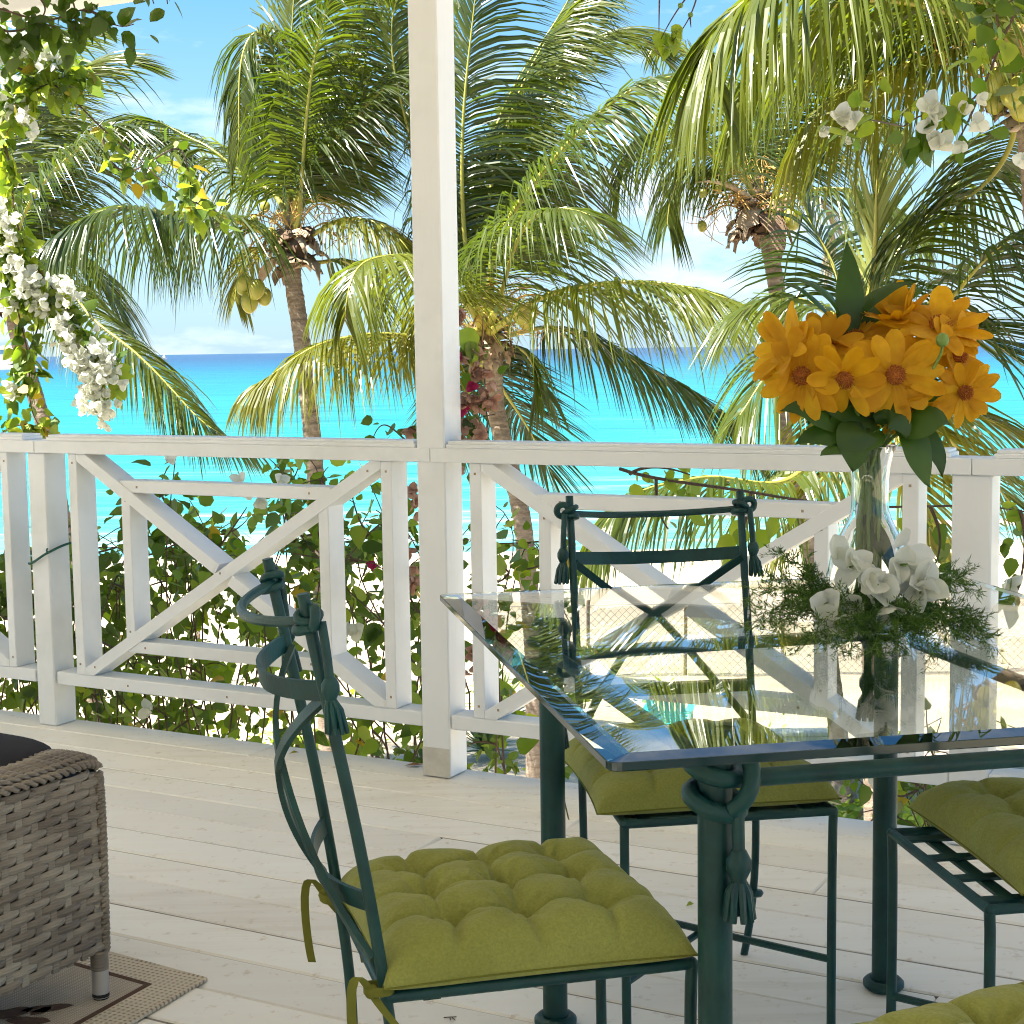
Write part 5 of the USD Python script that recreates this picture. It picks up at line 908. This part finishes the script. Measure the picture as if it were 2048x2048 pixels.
obj('wall_body', cbox((wl[0], wl[1], wz + .22), (.55, .12, .26), ch=.02), 'render_wall', lw); obj('coping', cbox((wl[0], wl[1], wz + .51), (.58, .15, .028), ch=.01), 'render_wall', lw)
rg9 = np.random.default_rng(91); P9 = []
for px, py, sx, sy, n in ((1480, 22, 2.2, 2.0, 700), (1700, 20, 2.0, 2.5, 900), (1900, 19, 2.0, 2.5, 800), (1150, 28, 2.0, .8, 160), (260, 20, 2.0, 2.0, 500), (100, 19, 1.5, 2.0, 400), (560, 24, 1.5, 1.5, 240)):
    c = at_y(px, 1000, py)
    for k in range(n):
        x, y = c[0] + rg9.normal(0, sx * .5), c[1] + rg9.normal(0, sy * .5); P9.append((x, y, float(ground(x, y)) + abs(rg9.normal(0, .16))))
P9 = np.array(P9); n9 = len(P9)
obj('beach_creeper', merged(leaf_set(P9, rg9.normal(0, 1, (n9, 3)) + A(0, 0, .3), rg9.normal(0, .5, (n9, 3)) + A(0, -.3, 1), rg9.uniform(.08, .17, n9), rg9)), 'vine_leaf_light', kind='stuff', label='low green creeper growing on the sand', cat='ground cover')

# ------------------------------------------------------------------ the vase and its flowers
VB = at_z(1738, 1262, TZ); VB = A(VB[0], VB[1], TZ + .0006)
vt = thing('glass_vase', 'clear glass carafe shaped vase full of stems on the table', 'vase', VB)
outer = [(.001, 0), (.052, 0), (.060, .004), (.0690, .030), (.0720, .065), (.0705, .100), (.0650, .128), (.0560, .152), (.0450, .174), (.0360, .192), (.0318, .206), (.0308, .225), (.0310, .255), (.0335, .280), (.0385, .302), (.0440, .314)]
inner = [(r - .0028, z) for r, z in outer[2:]][::-1]; inner = inner[:-1] + [(.052, .009), (.001, .008)]
prof = outer + [(.0435, .3155)] + inner; 
from scipy.interpolate import interp1d
obj('vessel', lathe(prof, VB, 48), 'vase_glass', vt, smooth=50)
fr_ = np.random.default_rng(101)
VY = VB[1]
def petal(c, d, N, L, w, r):
    n, m = 9, 9; B = np.cross(N, d); V = []; cup, curl = r.uniform(-.15, .25), r.uniform(-.18, .34); tw = r.normal(0, .15)
    for s in np.linspace(0, 1, n):
        ww = w * (math.sin(math.pi * (.13 + s * .62)) ** .8) * (1 if s < .86 else (.84 if s < .95 else .40)); o = c + d * L * s + N * L * (.12 * s - curl * s * s)
        for q in np.linspace(-1, 1, m): V.append(o + B * ww * q + N * (cup * ww * (q * q) + tw * ww * q * s + .075 * ww * math.cos(q * 10.5) * (1 - .5 * s)))
    i, j = np.meshgrid(np.arange(n - 1), np.arange(m - 1), indexing='ij'); q = np.stack([i * m + j, i * m + j + 1, (i + 1) * m + j + 1, (i + 1) * m + j], -1).reshape(-1, 4)
    return np.array(V), np.vstack([q[:, [0, 1, 2]], q[:, [0, 2, 3]]])
def daisy(label, px, py, dist, dia, face, npet, seed, cup=0.0, miss=()):
    r = np.random.default_rng(seed); c = at_y(px, py, VY + dist); f = nrm(face); a = nrm(np.cross(f, A(.1, .2, 1.0))); b = np.cross(f, a); t = thing('orange_daisy', label, 'flower', c, 'orange daisies in the glass vase'); L = dia / 2 * 1.13
    for ring, (k0, cnt, zo) in enumerate(((0, npet, 0.0), (.5, max(3, npet // 3), -.004))):
        for k in range(cnt):
            if ring == 0 and k in miss: continue
            th = 2 * np.pi * (k + k0 + r.normal(0, .10)) / cnt; rad = math.cos(th) * a + math.sin(th) * b; cc = cup + r.normal(0, .12) - ring * .08; d = nrm(rad * math.cos(cc) + f * math.sin(cc)); N = nrm(f * math.cos(cc) - rad * math.sin(cc))
            obj('petal', petal(c + rad * .010 + f * (zo - .001 + r.uniform(-.002, .002)), d, N, (L - .010) * r.uniform(.82, 1.06), dia * .104 * r.uniform(.8, 1.15), r), 'petal', t, smooth=True)
    ds = [ball(c + f * .003, dia * .108, 2, (1, 1, 1))]
    M = np.stack([a, b, f * .62]); v = trimesh.creation.icosphere(3).vertices; v = np.array(v) * (1 + .10 * (meshkit.noise(np.array(v) * 9 + seed)[:, None] - .5)); m_ = trimesh.creation.icosphere(3).faces
    dm = obj('disc', ((v * dia * .108) @ M + c + f * .002, np.array(m_)), 'disc', t, smooth=True)
    fl_ = []
    for k in range(70):
        ph = k * 2.39996; rr2 = dia * .108 * math.sqrt((k + .5) / 70); o = c + (math.cos(ph) * a + math.sin(ph) * b) * rr2 + f * (.002 + dia * .06 * math.sqrt(max(0, 1 - (rr2 / (dia * .109)) ** 2))); fl_.append(tube([o, o + f * .0055 + (math.cos(ph) * a + math.sin(ph) * b) * .0025], [.0012, .0007], 4))
    obj('floret', join(fl_), 'disc', dm)
    ne = VB + A(fr_.normal(0, .009), fr_.normal(0, .009), .22 + fr_.uniform(-.01, .01)); rim = VB + A((c - VB)[0] * .10, (c - VB)[1] * .10, .305); rim[:2] = VB[:2] + np.clip(rim[:2] - VB[:2], -.026, .026); bo = VB + A(-(c - VB)[0] * .12 + fr_.normal(0, .012), -(c - VB)[1] * .1 + fr_.normal(0, .012), .014)
    obj('stem', tube(spline([bo, ne, rim, (rim + c) / 2 + A(0, 0, .01), c - f * .012], 24), .0030, 7), 'stem_green', t, smooth=True)
    obj('calyx', lathe([(.001, -.016), (.006, -.014), (.0125, -.004), (.012, .001), (.001, .002)], (0, 0, 0), 12)[0] @ np.stack([a, b, f]) + c - f * .003 if False else ((lathe([(.001, -.016), (.006, -.014), (.0125, -.005), (.012, -.002), (.001, -.002)], (0, 0, 0), 12)[0] @ np.stack([a, b, f])) + c - f * .001, lathe([(.001, -.016), (.006, -.014), (.0125, -.005), (.012, -.002), (.001, -.002)], (0, 0, 0), 12)[1]), 'posy_leaf', t, smooth=True)
daisy('largest orange daisy facing straight out at the middle of the bouquet', 1790, 750, -.075, .148, A(-.05, -1, .02), 13, 1)
daisy('orange daisy with few long petals, left of the largest one', 1688, 758, -.085, .128, A(-.05, -.9, -.35), 8, 2, .1)
daisy('wide orange daisy low on the left facing front left', 1606, 752, -.060, .140, A(-.55, -.85, .05), 13, 3, .05)
daisy('orange daisy at the far left edge of the bouquet turned aside', 1575, 700, -.02, .140, A(-.75, -.45, .35), 11, 4, .35)
daisy('half hidden orange daisy behind the long petalled one', 1650, 692, .0, .115, A(-.1, -.8, .4), 11, 5, .2)
daisy('orange daisy at the back below the tall dark leaf', 1708, 676, .03, .125, A(.0, -.6, .7), 12, 6, .2)
daisy('orange daisy seen edge on at the top of the bouquet', 1795, 640, .02, .120, A(-.3, -.35, .8), 12, 7, .75)
daisy('large orange daisy at the upper right opened upwards', 1880, 653, -.02, .165, A(.05, -.55, .75), 14, 8, .05)
daisy('orange daisy on the right turned to the right', 1915, 708, -.03, .135, A(.6, -.75, .1), 12, 9, .1)
daisy('small orange daisy at the lower right facing front', 1928, 784, -.06, .108, A(.15, -1, -.15), 12, 10, .1)
daisy('orange daisy hanging low under the largest one', 1820, 822, -.04, .105, A(.1, -.7, -.7), 11, 11, .2)
daisy('orange daisy filling the back between the two top ones', 1760, 690, .045, .13, A(0, -.7, .6), 12, 12, .2)
bd = at_y(1885, 680, VY - .105); bt_ = thing('flower_bud', 'round green flower bud in front of the upper right daisy', 'bud', bd); obj('bud', ball(bd, .0105, 2, (1, 1, 1.12)), 'stem_green', bt_, smooth=True)
obj('stem', tube(spline([bd - A(0, 0, .01), bd - A(.006, -.02, .04), bd - A(.05, -.06, .12), VB + A(.01, 0, .30)], 14), .0024, 6), 'stem_green', bt_)
def broad(P, W, N0, mt, parent, fold=.12, name='leaf'):
    p = spline(P, 12); t = nrm(np.gradient(p, axis=0)); B = nrm(np.cross(t, N0)); s = np.linspace(0, 1, 12); w = W * np.sin(np.pi * np.clip(.06 + s ** .8 * .94, 0, 1)) ** .9; n = np.cross(B, t); V = []
    for q in (-1, -.5, 0, .5, 1): V.append(p + B * (w * q)[:, None] - n * (abs(q) * fold * w)[:, None] + n * (.06 * W * np.sin(s * 14 + q * 3))[:, None])
    V = np.stack(V, 1).reshape(-1, 3); i, j = np.meshgrid(np.arange(11), np.arange(4), indexing='ij'); q = np.stack([i * 5 + j, i * 5 + j + 1, (i + 1) * 5 + j + 1, (i + 1) * 5 + j], -1).reshape(-1, 4)
    obj(name, (V, np.vstack([q[:, [0, 1, 2]], q[:, [0, 2, 3]]])), mt, parent, smooth=True)
ts = thing('foliage_stem', 'tall dark strap leaved stalk rising above the orange flowers', 'foliage', VB + A(0, .03, .3))
def yp(*pts): return [at_y(u, v, VY + d) for u, v, d in pts]
Nf = A(0, -1, .15)
obj('stem', tube(spline([VB + A(-.005, .012, .02), VB + A(-.008, .01, .24)] + yp((1700, 800, .04), (1697, 640, .04), (1697, 610, .04)), 20), .0042, 7), 'stem_green', ts)
broad(yp((1697, 690, .03), (1700, 600, .025), (1699, 545, .035), (1694, 482, .06)), .0245, Nf, 'posy_leaf', ts)
broad(yp((1690, 640, .04), (1665, 600, .02), (1625, 568, .0), (1560, 560, -.02)), .0150, A(-.2, -.6, .8), 'posy_leaf', ts)
broad(yp((1690, 650, .04), (1650, 620, .02), (1605, 580, .0), (1545, 572, -.01)), .0140, A(-.2, -.5, .8), 'posy_leaf', ts)
broad(yp((1706, 640, .04), (1740, 600, .02), (1775, 578, .01), (1832, 562, .0)), .0165, A(.2, -.6, .8), 'posy_leaf', ts)
broad(yp((1706, 655, .05), (1750, 625, .05), (1800, 600, .05), (1850, 570, .06)), .0200, A(.2, -.6, .8), 'posy_leaf', ts)
broad(yp((1690, 700, .04), (1665, 680, .04), (1645, 665, .04), (1630, 690, .03)), .0160, A(-.2, -.6, .8), 'posy_leaf', ts)
ls = thing('green_foliage', 'broad dark green leaves hanging over the rim of the vase', 'foliage', VB + A(0, 0, .3))
for pts, w in (([(1725, 850, -.05), (1715, 865, -.075), (1712, 900, -.08), (1705, 945, -.075)], .034), ([(1760, 850, -.03), (1650, 830, -.06), (1600, 815, -.07), (1560, 822, -.06)], .026), ([(1740, 860, -.04), (1670, 865, -.06), (1625, 870, -.06), (1590, 890, -.05)], .024),
        ([(1800, 850, -.04), (1830, 880, -.06), (1845, 930, -.065), (1860, 975, -.06)], .026), ([(1800, 850, -.02), (1850, 870, -.04), (1875, 905, -.045), (1885, 955, -.04)], .022), ([(1790, 850, -.05), (1830, 845, -.07), (1870, 835, -.08), (1900, 850, -.07)], .030), ([(1750, 850, -.03), (1690, 810, -.05), (1640, 790, -.055), (1600, 800, -.05)], .030),
        ([(1760, 850, .0), (1840, 810, .0), (1890, 810, .0), (1935, 830, .0)], .028), ([(1750, 840, .02), (1700, 800, .03), (1650, 810, .03), (1615, 850, .02)], .03), ([(1760, 850, -.06), (1780, 830, -.08), (1800, 840, -.085), (1815, 880, -.08)], .026), ([(1750, 850, -.02), (1735, 800, -.04), (1700, 790, -.05), (1660, 840, -.06)], .03), ([(1770, 830, .02), (1800, 780, .04), (1830, 760, .05), (1880, 760, .05)], .03), ([(1740, 820, .03), (1730, 760, .05), (1720, 730, .06), (1700, 700, .07)], .03), ([(1760, 860, -.05), (1745, 880, -.07), (1660, 900, -.07), (1640, 912, -.06)], .016)):
    broad(yp(*pts), w, A(.1, -.8, .5), 'posy_leaf', ls)
obj('stem', join([tube(spline([VB + A(fr_.normal(0, .018), fr_.normal(0, .018), .014), VB + A(fr_.normal(0, .008), fr_.normal(0, .008), .2), VB + A(fr_.normal(0, .014), fr_.normal(0, .014), .33)], 14), .0028, 6) for _ in range(24)]), 'stem_green', ls, smooth=True)
broad([VB + A(-.01, -.012, .20), VB + A(.005, -.02, .17), VB + A(.025, -.025, .13), VB + A(.03, -.02, .10)], .016, A(0, -1, .2), 'posy_leaf', ls, name='sunken_leaf')
def fern(label, root, tips, seed):
    r = np.random.default_rng(seed); t = thing('fern_sprig', label, 'fern', root); stm, ned = [], []
    for tip in tips:
        tip = np.asarray(tip); mid = (root + tip) / 2 + A(0, 0, .035) + r.normal(0, .012, 3); p = spline([root, mid, tip], 24); stm.append(tube(p, np.linspace(.0013, .0005, 24), 4)); L = np.linalg.norm(tip - root)
        for k in range(int(34 * L / .16) + 6):
            i = r.integers(4, 24); o = p[i]; tt = nrm(p[min(i + 1, 23)] - p[i - 1]); d = nrm(tt * .7 + r.normal(0, .65, 3) + A(0, 0, .12)); l = .034 * r.uniform(.5, 1.1); e = o + d * l; stm.append(tube([o, (o + e) / 2 + r.normal(0, .002, 3), e], .0005, 3))
            for m in range(13):
                f = r.uniform(.15, 1.0); q = o + (e - o) * f; nd = nrm(d * .75 + r.normal(0, .6, 3)); ll = .0135 * r.uniform(.6, 1.15); sd = nrm(np.cross(nd, r.normal(0, 1, 3))) * .00085; ned.append((q, q + nd * ll * .5 + sd, q + nd * ll, q + nd * ll * .5 - sd))
    obj('stem', join(stm), 'stem_green', t); N_ = np.array(ned); obj('needles', (N_.reshape(-1, 3), (np.arange(len(N_))[:, None, None] * 4 + np.array([[0, 1, 2], [0, 2, 3]])[None]).reshape(-1, 3)), 'fern', t, kind='stuff')
def fp(u, v, d): return at_y(u, v, VY + d)
Z1 = A(0, 0, .012)
fern('feathery fern sprig spreading left from the foot of the vase', VB + A(-.05, -.05, .01), [fp(1510, 1195, -.04), fp(1500, 1255, -.12), fp(1530, 1290, -.15), fp(1540, 1230, -.08), fp(1560, 1270, -.14)], 1)
fern('feathery fern sprig standing up to the left of the vase', VB + A(-.06, -.02, .01), [fp(1560, 1110, .0), fp(1590, 1150, -.03), fp(1620, 1165, -.05), fp(1585, 1200, -.08), fp(1545, 1160, -.02), fp(1635, 1200, -.07)], 2)
fern('feathery fern sprig lying in front of the vase', VB + A(-.02, -.09, .01), [fp(1640, 1290, -.20), fp(1700, 1310, -.24), fp(1760, 1310, -.24), fp(1600, 1300, -.2), fp(1720, 1275, -.18), fp(1660, 1265, -.16), fp(1680, 1295, -.21)], 3)
fern('feathery fern sprig in front right of the vase below the white blossoms', VB + A(.04, -.09, .01), [fp(1800, 1320, -.22), fp(1860, 1325, -.22), fp(1900, 1300, -.18), fp(1830, 1270, -.18), fp(1790, 1290, -.2), fp(1850, 1290, -.2), fp(1760, 1260, -.17)], 4)
fern('feathery fern sprig spreading low to the right of the vase', VB + A(.06, -.04, .01), [fp(1980, 1270, -.12), fp(1990, 1310, -.16), fp(1940, 1240, -.08), fp(1930, 1290, -.15), fp(1900, 1255, -.12), fp(1960, 1250, -.1)], 5)
fern('thin fern tip rising at the right above the table', VB + A(.06, 0, .03), [fp(1930, 1150, .02), fp(1900, 1170, .0), fp(1945, 1180, .0), fp(1870, 1140, .03)], 6)
fern('dark fern sprig close behind the white blossoms', VB + A(.0, -.07, .01), [fp(1720, 1235, -.12), fp(1800, 1240, -.12), fp(1850, 1235, -.1), fp(1760, 1230, -.13), fp(1690, 1225, -.11), fp(1830, 1215, -.08), fp(1640, 1240, -.12)], 7)
def blossom(label, px, py, d, size, face, seed, n=3):
    r = np.random.default_rng(seed); c = fp(px, py, d); t = thing('white_blossom', label, 'blossom', c, 'white blossoms around the foot of the vase')
    for k in range(n):
        f = nrm(np.asarray(face) + r.normal(0, .5, 3)); a = nrm(np.cross(f, A(.2, .3, 1))); b = np.cross(f, a); ph = r.uniform(0, 6.28)
        for q in range(3):
            th = ph + q * 2.094; rad = math.cos(th) * a + math.sin(th) * b; d_ = nrm(rad * .85 + f * .5); N = nrm(f * .85 - rad * .5); obj('bract', bract(c + r.normal(0, .006, 3) * k, d_, N, size * r.uniform(.72, .95), size * .40, r), 'bract_white', t, smooth=True)
        obj('floret', tube([c, c + f * size * .45], .0016, 5), 'stem_green', t)
blossom('white papery blossom in front of the vase at its upper left', 1708, 1132, -.11, .046, A(-.1, -1, .2), 1)
blossom('white papery blossom in front of the vase at its upper right', 1800, 1130, -.11, .046, A(.1, -1, .3), 2)
blossom('largest white papery blossom at the middle of the posy', 1752, 1172, -.14, .048, A(0, -1, .1), 3)
blossom('white papery blossom at the right end of the posy', 1848, 1175, -.12, .050, A(.3, -1, .1), 4)
blossom('white curled blossom at the left like a moth', 1655, 1205, -.14, .046, A(-.3, -1, .2), 5, 1)
blossom('drooping white blossom at the lower left of the posy', 1668, 1242, -.16, .046, A(-.1, -1, -.2), 6)
blossom('narrow white blossom hanging at the bottom of the posy', 1775, 1212, -.16, .038, A(0, -.8, -.6), 7, 1)
blossom('white blossom half hidden by fern left of the middle', 1712, 1205, -.13, .040, A(-.1, -.9, .1), 8, 1)
blossom('white blossom behind the right pair of the posy', 1830, 1150, -.09, .042, A(.1, -1, .4), 9, 1)
